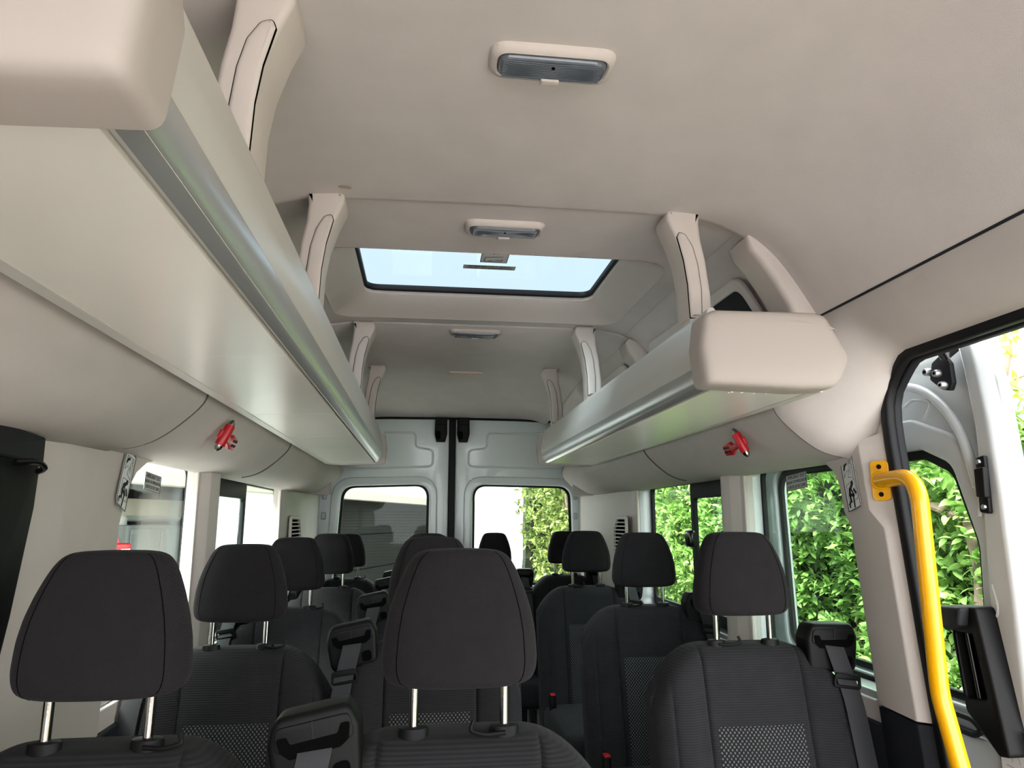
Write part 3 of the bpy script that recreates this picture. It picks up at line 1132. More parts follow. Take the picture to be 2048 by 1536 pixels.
# chip marks on the right rack underside
chips = []
for k in range(12):
    x = .44 + .15 * random.random()
    y = 1.375 + .022 * random.random() + .10 * (x - .5)
    rr = .0016 + .0022 * random.random()
    chips.append(cyl((x, y, 1.5135), (x, y, 1.5112), rr, rr * .8, 7))

rr_ = [o for o in bpy.data.objects if o.name.startswith('luggage_rack') and o.location.x > 0][0]
o = obj('chip_mark', merge(*chips), 'bin_panel', rr_)
o['kind'] = 'stuff'


# support brackets between racks and ceiling
def bracket(s, y, label, w=.088, foam=False, ztop=1.963):
    t = thing('rack_bracket', label, 'bracket', (s * .42, y, 1.69), 'curved rack brackets')
    out = [(.452, 1.686), (.464, 1.70), (.463, 1.76), (.455, 1.84), (.446, 1.89), (.443, 1.93), (.446, ztop), (.372, ztop), (.366, ztop - .012), (.366, ztop - .026), (.385, ztop - .072), (.401, ztop - .125), (.409, 1.78), (.411, 1.686)]
    ring = rpoly([(s * x, z) for x, z in out], [.004, .004, .04, .06, .04, .02, .002, .003, .006, .01, .04, .04, .04, .004], 4)
    M = MY(y + w / 2)
    obj('arm', plate(ring, [], w, .010, M, 3), 'trim', t)
    cov = [(.438, 1.700), (.440, 1.77), (.434, 1.83), (.424, 1.872), (.408, ztop - .062), (.392, ztop - .056), (.387, ztop - .070), (.400, ztop - .125), (.407, 1.78), (.4095, 1.70)]
    ring2 = rpoly([(s * x, z) for x, z in cov], [.006, .04, .03, .02, .012, .01, .004, .03, .03, .004], 4)
    obj('clip_cover', plate(ring2, [], w * .8, .007, MY(y + w * .4 - .004), 3), 'trim', t)
    gap = [(s * x, z) for x, z in cov]
    c2 = [sum(p[0] for p in gap) / len(gap), sum(p[1] for p in gap) / len(gap)]
    ring3 = rpoly([((x - c2[0]) * 1.02 + c2[0], (z - c2[1]) * 1.004 + c2[1]) for x, z in gap], [.006, .04, .03, .02, .012, .01, .004, .03, .03, .004], 4)
    obj('joint_line', plate(ring3, [], .004, .0005, MY(y + .0018)), 'slot_black', t)
    if foam:
        fo = [(.449, 1.69), (.480, 1.69), (.472, 1.80), (.462, 1.90), (.466, 1.948), (.446, 1.948), (.446, 1.89), (.455, 1.82)]
        obj('foam_strip', plate([(s * x, z) for x, z in fo], [], .012, .002, MY(y + w + .004)), 'foam_brown', t, label='brown foam strip')
    return t


bracket(-1, .865, 'large curved beige bracket at the top left, nearest the camera', w=.10, ztop=1.960)
bracket(-1, 1.485, 'curved beige bracket on the left rack beside the roof hatch front')
bracket(-1, 2.53, 'curved bracket on the left rack just behind the roof hatch')
bracket(-1, 3.27, 'small dark looking bracket at the far end of the left rack', w=.06)
bracket(1, 1.485, 'curved beige bracket on the right rack with a brown foam strip', foam=True)
bracket(1, 2.50, 'curved bracket on the right rack just behind the roof hatch')
bracket(1, 3.24, 'small dark looking bracket at the far end of the right rack', w=.06)

# ------------------------------------------------------------------ ceiling lamps


def lamp(y, label, zc, tilt=0.0):
    t = thing('ceiling_lamp', label, 'lamp', (.005, y, zc - .02), 'ceiling lamps down the middle')
    x0 = .005
    R = []
    N = 48

    def ring(hx, hy, z, off=0):
        pts = rrect(x0 - hx, x0 + hx, y - hy + off, y + hy + off, min(hy * .75, .03), 6)
        return [(a, b, z) for a, b in pts]
    R = [ring(.100, .041, zc + .004), ring(.099, .040, zc - .003), ring(.095, .036, zc - .010), ring(.089, .030, zc - .0125), ring(.086, .0275, zc - .010), ring(.086, .0275, zc + .002)]
    obj('bezel', loft(R, True, False), 'trim', t)
    L = [ring(.0855, .027, zc - .004), ring(.0845, .026, zc - .013), ring(.081, .023, zc - .0175), ring(.06, .012, zc - .0195)]
    le = obj('lens', loft(L, True, True), 'lens', t)
    ribs = []
    for k in range(11):
        yy = y - .020 + k * .004
        ribs.append(tube([(x0 - .078, yy, zc - .0178), (x0, yy, zc - .0195), (x0 + .078, yy, zc - .0178)], .0009, 5))
    o = obj('lens_rib', merge(*ribs), 'lens', le)
    o['kind'] = 'stuff'
    obj('switch_tab', bbox_mesh(x0 - .015, x0 + .015, y + .016, y + .032, zc - .023, zc - .008, .003), 'trim', t)
    obj('lens_pin', cyl((x0, y - .012, zc - .021), (x0, y - .012, zc - .017), .003, .003, 8), 'slot_black', le)
    return t


lamp(.985, 'largest oval ceiling lamp, nearest the camera, with grey ribbed lens', 1.959)
lamp(1.645, 'oval ceiling lamp between the ceiling seam and the roof hatch', 1.965)
lamp(2.635, 'oval ceiling lamp just behind the roof hatch', 1.962)
t = thing('ceiling_lamp', 'small ceiling light with a warm amber lens near the rear', 'lamp', (.01, 3.40, 1.94), 'ceiling lamps down the middle')
obj('bezel', plate(rrect(-.075, .095, 3.37, 3.43, .02), [rrect(-.062, .082, 3.381, 3.419, .012)[::-1]], .014, .004, MZ(1.959)), 'trim', t)
obj('lens', plate(rrect(-.062, .082, 3.381, 3.419, .012), [], .012, .003, MZ(1.957)), 'lens_warm', t)

# ------------------------------------------------------------------ seats


def hw(t):
    xs_ = [0, .2, .4, .55, .7, .85, 1]
    ys_ = [.1145, .1150, .1120, .1065, .0975, .0860, .0740]
    return float(np.interp(t, xs_, ys_))


def hpoint(ph, a, grow=0.0):
    sn, cs = math.sin(ph), math.cos(ph)
    e = 2 / 8.0
    zz = math.copysign(abs(sn) ** e, sn)
    rr = max(abs(cs) ** e, 1e-4)
    t = (zz + 1) / 2
    w = hw(t) + grow
    d = .050 - .014 * t + grow
    c, s_ = math.cos(a), math.sin(a)
    ex = 2 / 3.4
    x = math.copysign(abs(c) ** ex, c) * w * rr
    y = math.copysign(abs(s_) ** ex, s_) * d * rr
    y += .012 * (x / .11) ** 2 * (1 if y < 0 else .3) - .010 * math.sin(math.pi * t)
    zl = 1.022 + .188 * t - .006 * (x / .11) ** 2 * t
    return (x, y + .012 * t, zl)


def headrest_mesh():
    n1, n2 = 41, 40
    zs_ = np.linspace(-1, 1, n1)
    # spread the rings evenly in height, denser at the rounded ends
    phs = [math.asin(max(-1, min(1, math.copysign(abs(math.sin(z * math.pi / 2)) ** 4.0, z)))) for z in zs_]
    R = [[hpoint(ph, 2 * math.pi * k / n2) for k in range(n2)] for ph in phs]
    return loft(R, True, True)


SLOPE = .20
BT = .953


def ztop(x):
    a = abs(x)
    d = max(a - .085, 0) / .15
    return BT + .004 * (1 - (a / .235) ** 2) - .105 * d ** 2.3


def yfront(x, z):
    a = abs(x)
    y = -.030 - (BT - z) * SLOPE
    y -= .017 * math.exp(-((a - .172) / .036) ** 2) * sstep(BT + .0, BT - .10, z)
    for g, dep, wd in ((.1165, .007, .0035), (.197, .003, .003)):
        y += dep * math.exp(-((a - g) / wd) ** 2)
    y -= .006 * math.exp(-(a / .07) ** 2) * math.exp(-((z - .78) / .12) ** 2)
    return y


def back_mesh():
    half = [0, .02, .045, .07, .09, .103, .110, .1135, .1165, .1195, .123, .131, .145, .16, .175, .187, .193, .197, .201, .207, .214, .220, .2255, .2295, .2325, .2345, .235]
    xs = [-v for v in half[::-1][:-1]] + half
    vr = list(np.linspace(0, .86, 22)) + [.885, .91, .93, .95, .965, .978, .988, .995, 1.0]
    r = .038
    th = .115
    front, back = [], []
    for v in vr:
        rf, rb = [], []
        for x in xs:
            zt = ztop(x)
            z = .38 + v * (zt - .38)
            e1 = max(abs(x) - (.235 - r), 0)
            e2 = max(z - (zt - r), 0)
            e = min(math.hypot(e1, e2), r)
            off = r - math.sqrt(max(r * r - e * e, 0))
            yf = yfront(x, z)
            yc = -.030 - (BT - z) * SLOPE
            rf.append((x, yf + off, z))
            rb.append((x, yc + th - off * .9, z))
        front.append(rf)
        back.append(rb)
    V, Fc = [], []
    nx, nv = len(xs), len(vr)
    for r_ in front + back:
        V += r_
    for i in range(nv - 1):
        for j in range(nx - 1):
            a = i * nx + j
            Fc.append((a, a + 1, a + 1 + nx, a + nx))
            b = a + nv * nx
            Fc.append((b, b + nx, b + 1 + nx, b + 1))
    o = nv * nx
    for i in range(nv - 1):
        for j in (0, nx - 1):
            a = i * nx + j
            Fc.append((a, a + nx, a + nx + o, a + o))
    for j in range(nx - 1):
        for i in (0, nv - 1):
            a = i * nx + j
            Fc.append((a, a + 1, a + 1 + o, a + o))
    return V, Fc


def insert_mesh():
    xs = np.linspace(-.111, .111, 13)
    zs = np.linspace(.42, .806, 24)
    R = [[(x, yfront(x, z) - .0018 + (.004 if (abs(x) > .1105 or k in (0, 23)) else 0), z) for x in xs] for k, z in enumerate(zs)]
    return loft(R)


def make_seat(side, hook):
    """seat facing -Y, root on the floor below the headrest; side: shoulder that carries the belt guide"""
    t = thing('passenger_seat', 'seat', 'seat', group='grey passenger seats')
    hr = obj('headrest', headrest_mesh(), 'head_fabric', t, local=True, sm=60)
    for s in (-1, 1):
        obj('post', cyl((s * .066, .004, .935), (s * .066, .004, 1.06), .0068, n=14), 'chrome', hr, sm=40)
        a_ = -math.acos(.80 ** 1.7)
        a_ = a_ if s > 0 else math.pi - a_
        a_ = -abs(a_) if s > 0 else -(math.pi - math.acos(.80 ** 1.7))
        pth = [hpoint(math.asin(math.copysign(abs(q) ** 4.0, q)), a_, .0002) for q in np.linspace(-.97, .97, 30)]
        obj('piped_seam', tube(pth, .0007, 5), 'slot_black', hr)
    bk = obj('backrest', back_mesh(), 'seat_fabric', t, local=True, sm=50)
    ins = obj('patterned_insert', insert_mesh(), 'insert_fabric', bk, sm=60)
    zs = ztop(.066)
    for s in (-1, 1):
        ring = [(s * .066 + .022 * math.cos(a) * (1.0 if True else 1), .004 + .015 * math.sin(a)) for a in np.linspace(0, 2 * math.pi, 25)[:-1]]
        R = [[(x, y, zs - .012) for x, y in ring], [(x, y, zs + .005) for x, y in ring],
             [(s * .066 + (x - s * .066) * .93, .004 + (y - .004) * .93, zs + .009) for x, y in ring], [(s * .066 + (x - s * .066) * .6, .004 + (y - .004) * .6, zs + .0105) for x, y in ring]]
        obj('post_collar', loft(R, True, True), 'black_plastic', t, local=True)
    hx, hd = hook
    hp = smooth_path([(hx * .066, -.012, zs + .002), (hx * .066 + hd * .03, -.018, zs + .001), (hx * .066 + hd * .052, -.016, zs + .007), (hx * .066 + hd * .046, -.012, zs + .019)], .012)
    obj('bag_hook', tube(hp, .0032, 8), 'black_plastic', t, local=True)
    # belt guide at the shoulder
    g = side
    cx, cz, cy = g * .197, .955, -.012
    rot = Matrix.Translation((cx, cy, cz)) @ Matrix.Rotation(math.radians(-9 * -g if g < 0 else 3), 4, 'Y')
    Mg = rot @ mapM((1, 0, 0), (0, 0, 1), (0, -1, 0))
    body = rpoly([(-.058, -.060), (.056, -.056), (.062, .02), (.050, .050), (-.052, .046), (-.064, .012)], [.02, .02, .02, .016, .02, .02], 5)
    gd = obj('belt_guide', plate(body, [], .062, .010, Mg, 3), 'black_plastic', t, local=True)
    gl = Vector(gd.location)
    Mf = Mg @ Matrix.Translation((0, 0, .0315))
    cov = rpoly([(-.054, .002), (.054, .006), (.050, .038), (-.050, .034)], .010, 5)
    c = obj('slot_cover', plate(cov, [], .004, .0015, Mf), 'black_plastic', gd, local=True)
    c.location -= gl
    slot = rpoly([(-.050, .022), (-.036, .022), (-.032, .012), (.032, .015), (.037, .027), (.050, .027), (.046, .006), (.034, -.002), (-.034, -.006), (-.046, .004)], .004, 4)
    c = obj('belt_slot', plate(slot, [], .002, 0, Mf @ Matrix.Translation((0, 0, .0022))), 'slot_black', gd, local=True)
    c.location -= gl
    key = rpoly([(.020, -.046), (.044, -.044), (.044, -.020), (.020, -.022)], .009, 5)
    c = obj('keyhole', plate(key, [], .002, 0, Mf @ Matrix.Translation((0, 0, .0006))), 'slot_black', gd, local=True)
    c.location -= gl
    rib = plate([(-.001, .014), (.001, .014), (.001, .036), (-.001, .036)], [], .002, 0, Mf @ Matrix.Translation((0, 0, .0028)))
    c = obj('cover_rib', rib, 'dark_grey', gd, local=True)
    c.location -= gl
    # shoulder strap
    bx = cx
    pts = [(bx, cy - .030, cz + .006), (bx, cy - .037, cz - .006), (bx + g * .010, cy - .044, cz - .05), (bx + g * .022, cy - .058, cz - .11),
           (bx + g * .030, yfront(.2, .72) - .004, .72), (bx + g * .034, yfront(.2, .5) - .01, .5)]
    wd = Vector((1, 0, 0.12 * -g))
    obj('belt_strap', ribbon(smooth_path(pts, .03, 4), .046, .002, wd), 'webbing', t, local=True, sm=30)
    # keeper ring on the strap
    Mk = Matrix.Translation((bx + g * .014, cy - .052, cz - .072)) @ Matrix.Rotation(math.radians(-8 * -g), 4, 'Y') @ mapM((1, 0, 0), (0, 0, 1), (0, -1, 0))
    kr = plate(rpoly([(-.034, -.016), (.034, -.016), (.030, .016), (-.030, .016)], .010, 5), [rpoly([(-.026, -.009), (.026, -.009), (.026, .003), (-.026, .003)], .004, 4)[::-1]], .006, .002, Mk)
    obj('belt_keeper', kr, 'black_plastic', t, local=True)
    # cushion and legs
    cu = bbox_mesh(-.23, .23, -.60, -.10, .36, .48, .045, 5)
    obj('seat_cushion', cu, 'seat_fabric', t, local=True, sm=60)
    for s in (-1, 1):
        lg = merge(box(s * .17 - .02, s * .17 + .02, -.50, -.46, 0, .37), box(s * .17 - .02, s * .17 + .02, -.16, -.12, 0, .37), box(s * .17 - .02, s * .17 + .02, -.55, -.06, 0, .025))
        obj('leg_frame', lg, 'dark_grey', t, local=True, sm=0)
    buckle = bbox_mesh(-g * .20 - .014, -g * .20 + .014, -.20, -.17, .46, .53, .006)
    obj('belt_buckle', buckle, 'black_plastic', t, local=True)
    obj('buckle_button', bbox_mesh(-g * .20 - .010, -g * .20 + .010, -.203, -.175, .527, .536, .003), 'red', t, local=True)
    return t


seat_L = make_seat(-1, (1, 1))
seat_A = make_seat(-1, (1, -1))
seat_R = make_seat(1, (-1, 1))
used = set()
SEATS = [
    (seat_L, -.600, 1.065, 1.000, 'dark grey seat nearest the camera on the left, headrest before the beige pillar'),
    (seat_A, -.122, 1.075, 1.000, 'dark grey seat in the middle foreground with the largest central headrest'),
    (seat_L, -.622, 1.900, .986, 'dark grey seat in the second row on the left, beside the first left window'),
    (seat_A, -.152, 1.900, 1.000, 'second row seat hidden behind the large central headrest, only its top showing'),
    (seat_L, -.638, 2.72, .985, 'dark grey seat in the third row on the left, beside the left sliding window'),
    (seat_A, -.155, 2.72, .992, 'third row aisle seat behind the large central headrest, its belt guide showing at left'),
    (seat_L, -.608, 3.52, .985, 'dark grey seat in the fourth row on the left, beside the vented rear quarter'),
    (seat_A, -.148, 3.52, .985, 'fourth row aisle seat far behind the large central headrest'),
    (seat_R, .573, 1.665, 1.012, 'nearest dark grey single seat on the right, beside the big hedge window'),
    (seat_R, .607, 2.53, 1.000, 'middle dark grey single seat on the right, beside the sliding window with latch'),
    (seat_R, .583, 3.34, .996, 'farthest dark grey single seat on the right, ahead of the back row'),
    (seat_L, -.592, 4.20, .975, 'back row seat at the far left, mostly behind the fourth row headrest'),
    (seat_A, -.170, 4.20, .975, 'back row seat left of the rear door gap, in front of the dark garage'),
    (seat_R, .238, 4.20, .978, 'back row seat right of the rear door gap, in front of the white wall'),
    (seat_R, .650, 4.20, .985, 'back row seat at the far right, in front of the rear tree view'),
]
for proto, x, y, zs_, lab in SEATS:
    if proto.name in used:
        o = copy_tree(proto)
    else:
        o = proto
        used.add(proto.name)
    o.location = (x, y, 0)
    o.scale = (.865 if y > 4 else (.97 if proto is not seat_R else 1.0), 1, zs_)
    o['label'] = lab

# ------------------------------------------------------------------ sliding door, pushed back outside the right wall
DX = 1.03
door = thing_struct('door_3', (DX, 2.0, -.3))
dout = rpoly([(1.345, -.30), (2.62, -.30), (2.62, 1.62), (2.5, 1.66), (1.52, 1.655), (1.385, 1.64), (1.352, 1.55), (1.328, 1.2)], [.02, .02, .05, .05, .03, .02, .04, .1])
dhole = rpoly([(1.478, .86), (2.32, .86), (2.34, 1.415), (1.60, 1.415), (1.508, 1.37), (1.452, 1.20)], [.05, .05, .07, .06, .06, .1], 8)
obj('door_panel', plate(dout, [dhole[::-1]], .03, .006, MX(DX + .02)), 'paint_white', door)
# raised inner ring round the glass and the front jamb
ring_o = rpoly([(1.40, .80), (2.40, .80), (2.42, 1.50), (1.62, 1.50), (1.47, 1.44), (1.405, 1.22)], [.06, .06, .1, .1, .1, .15], 8)
dh2 = rpoly([(1.470, .85), (2.325, .85), (2.345, 1.422), (1.60, 1.422), (1.50, 1.378), (1.444, 1.20)], [.05, .05, .07, .06, .06, .1], 8)
obj('glass_surround', plate(ring_o, [dh2[::-1]], .022, .009, MX(DX), 4), 'paint_white', door)
jam = []
for z, ya, yb, xa in [(-.30, 1.348, 1.44, 1.0), (.4, 1.345, 1.435, 1.0), (.8, 1.338, 1.425, .998), (1.1, 1.332, 1.412, .998), (1.3, 1.335, 1.40, 1.0), (1.45, 1.345, 1.40, 1.003), (1.58, 1.362, 1.415, 1.006), (1.635, 1.378, 1.43, 1.012)]:
    q = rpoly([(xa, ya + .012), (xa, yb - .006), (1.035, yb + .012), (1.055, yb + .012), (1.055, ya), (1.02, ya)], [.012, .012, .006, .002, .004, .008], 3)
    jam.append([(x, y, z) for x, y in q])
obj('front_jamb', loft(jam, True, True), 'paint_white', door)
sl = obj('window_seal', plate(rpoly([(1.466, .845), (2.33, .845), (2.35, 1.428), (1.60, 1.428), (1.497, 1.383), (1.440, 1.20)], [.05, .05, .07, .06, .06, .1], 8),
                              [rpoly([(1.484, .872), (2.305, .872), (2.325, 1.398), (1.605, 1.398), (1.518, 1.358), (1.464, 1.20)], [.04, .04, .06, .05, .05, .1], 8)[::-1]], .014, .004, MX(DX + .012)), 'rubber', door)
obj('pane', plate(rpoly([(1.466, .845), (2.33, .845), (2.35, 1.428), (1.60, 1.428), (1.497, 1.383), (1.440, 1.20)], [.05, .05, .07, .06, .06, .1], 8), [], .004, 0, MX(DX + .018)), 'glass', sl, sm=0)
# lower ledge with a rubber rubbing strip
obj('ledge', bbox_mesh(1.004, 1.045, 1.40, 2.60, .70, .80, .015), 'paint_white', door)
obj('ledge_strip', tube(smooth_path([(1.003, 2.5, .80), (1.003, 1.50, .80), (1.003, 1.475, .815), (1.003, 1.50, .832), (1.003, 2.5, .832)], .012), .007, 8), 'dark_grey', door)
obj('brace', tube(smooth_path([(1.012, 1.415, 1.32), (1.012, 1.45, 1.47), (1.012, 1.56, 1.575), (1.012, 1.8, 1.60)], .08, 10), .011, 10), 'paint_white', door)
obj('pressed_bead', tube(smooth_path([(1.016, 1.565, 1.49), (1.016, 1.53, 1.53), (1.016, 1.60, 1.545), (1.016, 1.63, 1.53)], .03), .004, 6), 'paint_white', door)
obj('pressed_bead', tube(smooth_path([(.999, 1.412, 1.33), (.998, 1.400, 1.30), (.998, 1.405, 1.26)], .02), .004, 6), 'paint_white', door)
obj('pressed_bead', tube(smooth_path([(1.0, 1.395, 1.12), (.999, 1.385, 1.08), (.999, 1.39, 1.055), (1.0, 1.425, 1.05)], .02), .0035, 6), 'paint_white', door)
# upper roller arm plate with three bolts and black arm
pl = rpoly([(1.452, 1.628), (1.488, 1.612), (1.500, 1.575), (1.465, 1.545), (1.440, 1.538), (1.430, 1.555), (1.432, 1.60)], .008, 4)
ra = obj('roller_plate', plate(pl, [], .012, .002, MX(.998)), 'dark_grey', door, label='dark grey roller plate with three bolts')
for (y, z) in ((1.497, 1.592), (1.466, 1.583), (1.452, 1.553)):
    obj('bolt', cyl((.996, y, z), (.978, y, z), .0095, .0075, 14, [(.6, .0095)]), 'steel', ra)
    obj('bolt_socket', cyl((.9785, y, z), (.977, y, z), .0035, .0035, 8), 'slot_black', ra)
arm = smooth_path([(.995, 1.430, 1.618), (.975, 1.425, 1.645), (.94, 1.42, 1.665), (.90, 1.415, 1.668)], .03)
obj('roller_arm', sweep(arm, rrect(-.02, .02, -.012, .012, .006, 3), up=(0, 1, 0)), 'black_gloss', ra)
# striker plate on the jamb
MS = MX(.993)
spz = obj('striker_plate', plate(rpoly([(1.362, 1.387), (1.386, 1.382), (1.392, 1.268), (1.366, 1.264)], .006), [], .010, .002, MS), 'black_plastic', door)
obj('striker_body', plate(rpoly([(1.358, 1.362), (1.384, 1.358), (1.386, 1.300), (1.362, 1.297)], .004), [], .014, .002, MX(.986)), 'black_plastic', spz)
for z in (1.373, 1.279):
    obj('bolt', cyl((.989, 1.376, z), (.983, 1.376, z), .006, .005, 10), 'steel', spz)
# inner door handle
hb = rpoly([(1.475, 1.072), (1.395, 1.076), (1.350, .80), (1.378, .795), (1.455, .862)], [.008, .012, .01, .01, .015], 5)
hd = obj('door_handle', plate(hb, [rpoly([(1.462, 1.018), (1.412, 1.020), (1.392, .895), (1.448, .888)], .008, 4)[::-1]], .05, .006, MX(.978), 3), 'black_plastic', door)
obj('handle_well', plate(rpoly([(1.464, 1.02), (1.410, 1.022), (1.390, .893), (1.450, .886)], .008, 4), [], .004, 0, MX(.995)), 'dark_grey', hd)
obj('grip_bar', cyl((.972, 1.448, 1.02), (.972, 1.432, .888), .006, n=10), 'black_gloss', hd)
obj('handle_cap', plate(rpoly([(1.474, 1.070), (1.41, 1.074), (1.42, 1.036), (1.462, 1.02), (1.474, 1.03)], .006, 4), [], .03, .008, MX(.945), 3), 'dark_grey', hd)
# pale moulded sticker below the handle
t = thing('moulded_label', 'pale embossed label low on the open sliding door jamb', 'label', mat=mapM((0, -1, 0), (0, 0, 1), (-1, 0, 0), (.9965, 1.375, .80)))
obj('backing', plate(rrect(-.05, .045, -.09, .045, .004), [], .001), 'sticker_white', t, local=True, sm=0)
obj('border', plate(rrect(-.05, .045, -.09, .045, .004), [rrect(-.0485, .0435, -.0885, .0435, .003)[::-1]], .0008, M=MZ(.0008)), 'ink_grey', t, local=True, sm=0)
obj('embossed_mark', merge(*[stroke(p, q, .002) for p, q in [((-.035, .02), (-.02, .028)), ((-.02, .028), (-.02, -.02)), ((-.008, .025), (.0, -.02)), ((.01, .02), (.022, .0)), ((.022, 0), (.012, -.02)), ((-.035, -.03), (.03, -.035)), ((-.03, -.055), (.0, -.05)), ((.008, -.06), (.03, -.048))]]), 'sticker_grey', t, local=True, sm=0)

# ------------------------------------------------------------------ yellow grab handle on the right pillar
nrm = Vector((-(1.492 - 1.425), -(.872 - .832), 0)).normalized()       # outward normal of the lit facet
tan_ = Vector((0, 0, 1)).cross(nrm).normalized()
pc = Vector((.8520, 1.508, 1.34)) + nrm * .004
t = thing('grab_handle', 'bright yellow tubular grab handle bolted to the right door pillar', 'grab handle', tuple(pc))
Mp = mapM(tuple(tan_), (0, 0, 1), tuple(nrm), pc)
obj('mounting_plate', plate(rrect(-.021, .021, -.045, .045, .012), [], .008, .002, Mp), 'yellow', t)
for dz in (.031, -.031):
    q = pc + Vector((0, 0, dz))
    obj('plate_bolt', cyl(q + nrm * .003, q + nrm * .006, .006, .005, 12), 'ink', t)
a0 = pc + nrm * .002
path = [a0, Vector((.835, 1.366, 1.344)), Vector((.838, 1.372, .915)), Vector((.840, 1.335, .775)), Vector((.84, 1.22, .40))]
hp_ = smooth_path(path[:3], .065, 12)[:-1] + smooth_path([Vector((.8375, 1.3715, .96)), *path[2:]], .03, 6)
obj('tube', tube(hp_, .0175, 20), 'yellow', t)
obj('weld_collar', cyl(a0, a0 + nrm * .006, .023, .0195, 20), 'yellow', t)

# black cover at the left edge of the left pillar
t = thing('belt_height_cover', 'black plastic belt adjuster cover at the left edge on the pillar', 'cover', (-.85, 1.24, 1.1))
cv = rpoly([(1.10, .95), (1.225, .95), (1.262, 1.10), (1.292, 1.27), (1.294, 1.33), (1.285, 1.36), (1.10, 1.37)], [.01, .04, .1, .05, .03, .01, .01], 6)
obj('shell', plate(cv, [], .05, .012, MX(-.845), 4), 'black_plastic', t)
obj('top_flap', plate(rpoly([(1.10, 1.35), (1.283, 1.343), (1.281, 1.388), (1.10, 1.40)], .006), [], .055, .004, MX(-.84)), 'dark_grey', t)
obj('guide_loop', tube(smooth_path([(-.815, 1.20, 1.34), (-.80, 1.24, 1.345), (-.80, 1.265, 1.335), (-.815, 1.27, 1.33)], .012), .005, 8), 'black_gloss', t)

# ------------------------------------------------------------------ emergency hammers


def hammer(s, label):
    n = Vector((-s * .92, 0, -.39)).normalized()
    right = Vector((0, 1, 0)) if s < 0 else Vector((0, -1, 0))
    up = n.cross(right)
    M = mapM(tuple(right), tuple(up), tuple(n), (s * .684, 1.835, 1.464)) @ Matrix.Translation((0, 0, .012)) @ Matrix.Scale(.92, 4)
    t = thing('emergency_hammer', label, 'hammer', group='red emergency hammers', mat=M)
    k = 1 if s < 0 else -1
    obj('head', cyl((-.006 * k, -.030, .0), (.004 * k, .030, .0), .0125, .0125, 16, [(.06, .0135), (.94, .0135)]), 'red', t, local=True)
    obj('tip', cyl((.004 * k, .030, 0), (.007 * k, .046, 0), .0105, .003, 14, [(.5, .0095)]), 'chrome', t, local=True)
    obj('tip', cyl((-.006 * k, -.030, 0), (-.009 * k, -.046, 0), .0105, .003, 14, [(.5, .0095)]), 'chrome', t, local=True)
    hp = [(.008, .010), (.050, -.002), (.066, .010), (.118, .002), (.122, -.030), (.070, -.032), (.054, -.022), (.010, -.014)]
    obj('handle', plate(rpoly([(k * x, y) for x, y in hp], [.002, .01, .01, .008, .008, .01, .01, .002], 4), [], .012, .003), 'red', t, local=True)
    for i in range(4):
        for j in range(2):
            x, y = .078 + i * .011, -.005 - j * .013
            o = obj('grip_dimple', plate(rrect(k * x - .0032, k * x + .0032, y - .004, y + .004, .001), [], .0012, 0, MZ(.0064)), 'ink', t, local=True, sm=0)
    obj('clip', plate(rrect(-.014, .014, -.012, .012, .003), [], .010, .002, MZ(-.010)), 'red', t, local=True)
    return t


hammer(-1, 'red emergency hammer clipped to the left fascia')
hammer(1, 'red emergency hammer clipped to the right fascia')

# ------------------------------------------------------------------ stickers on pillars and windows


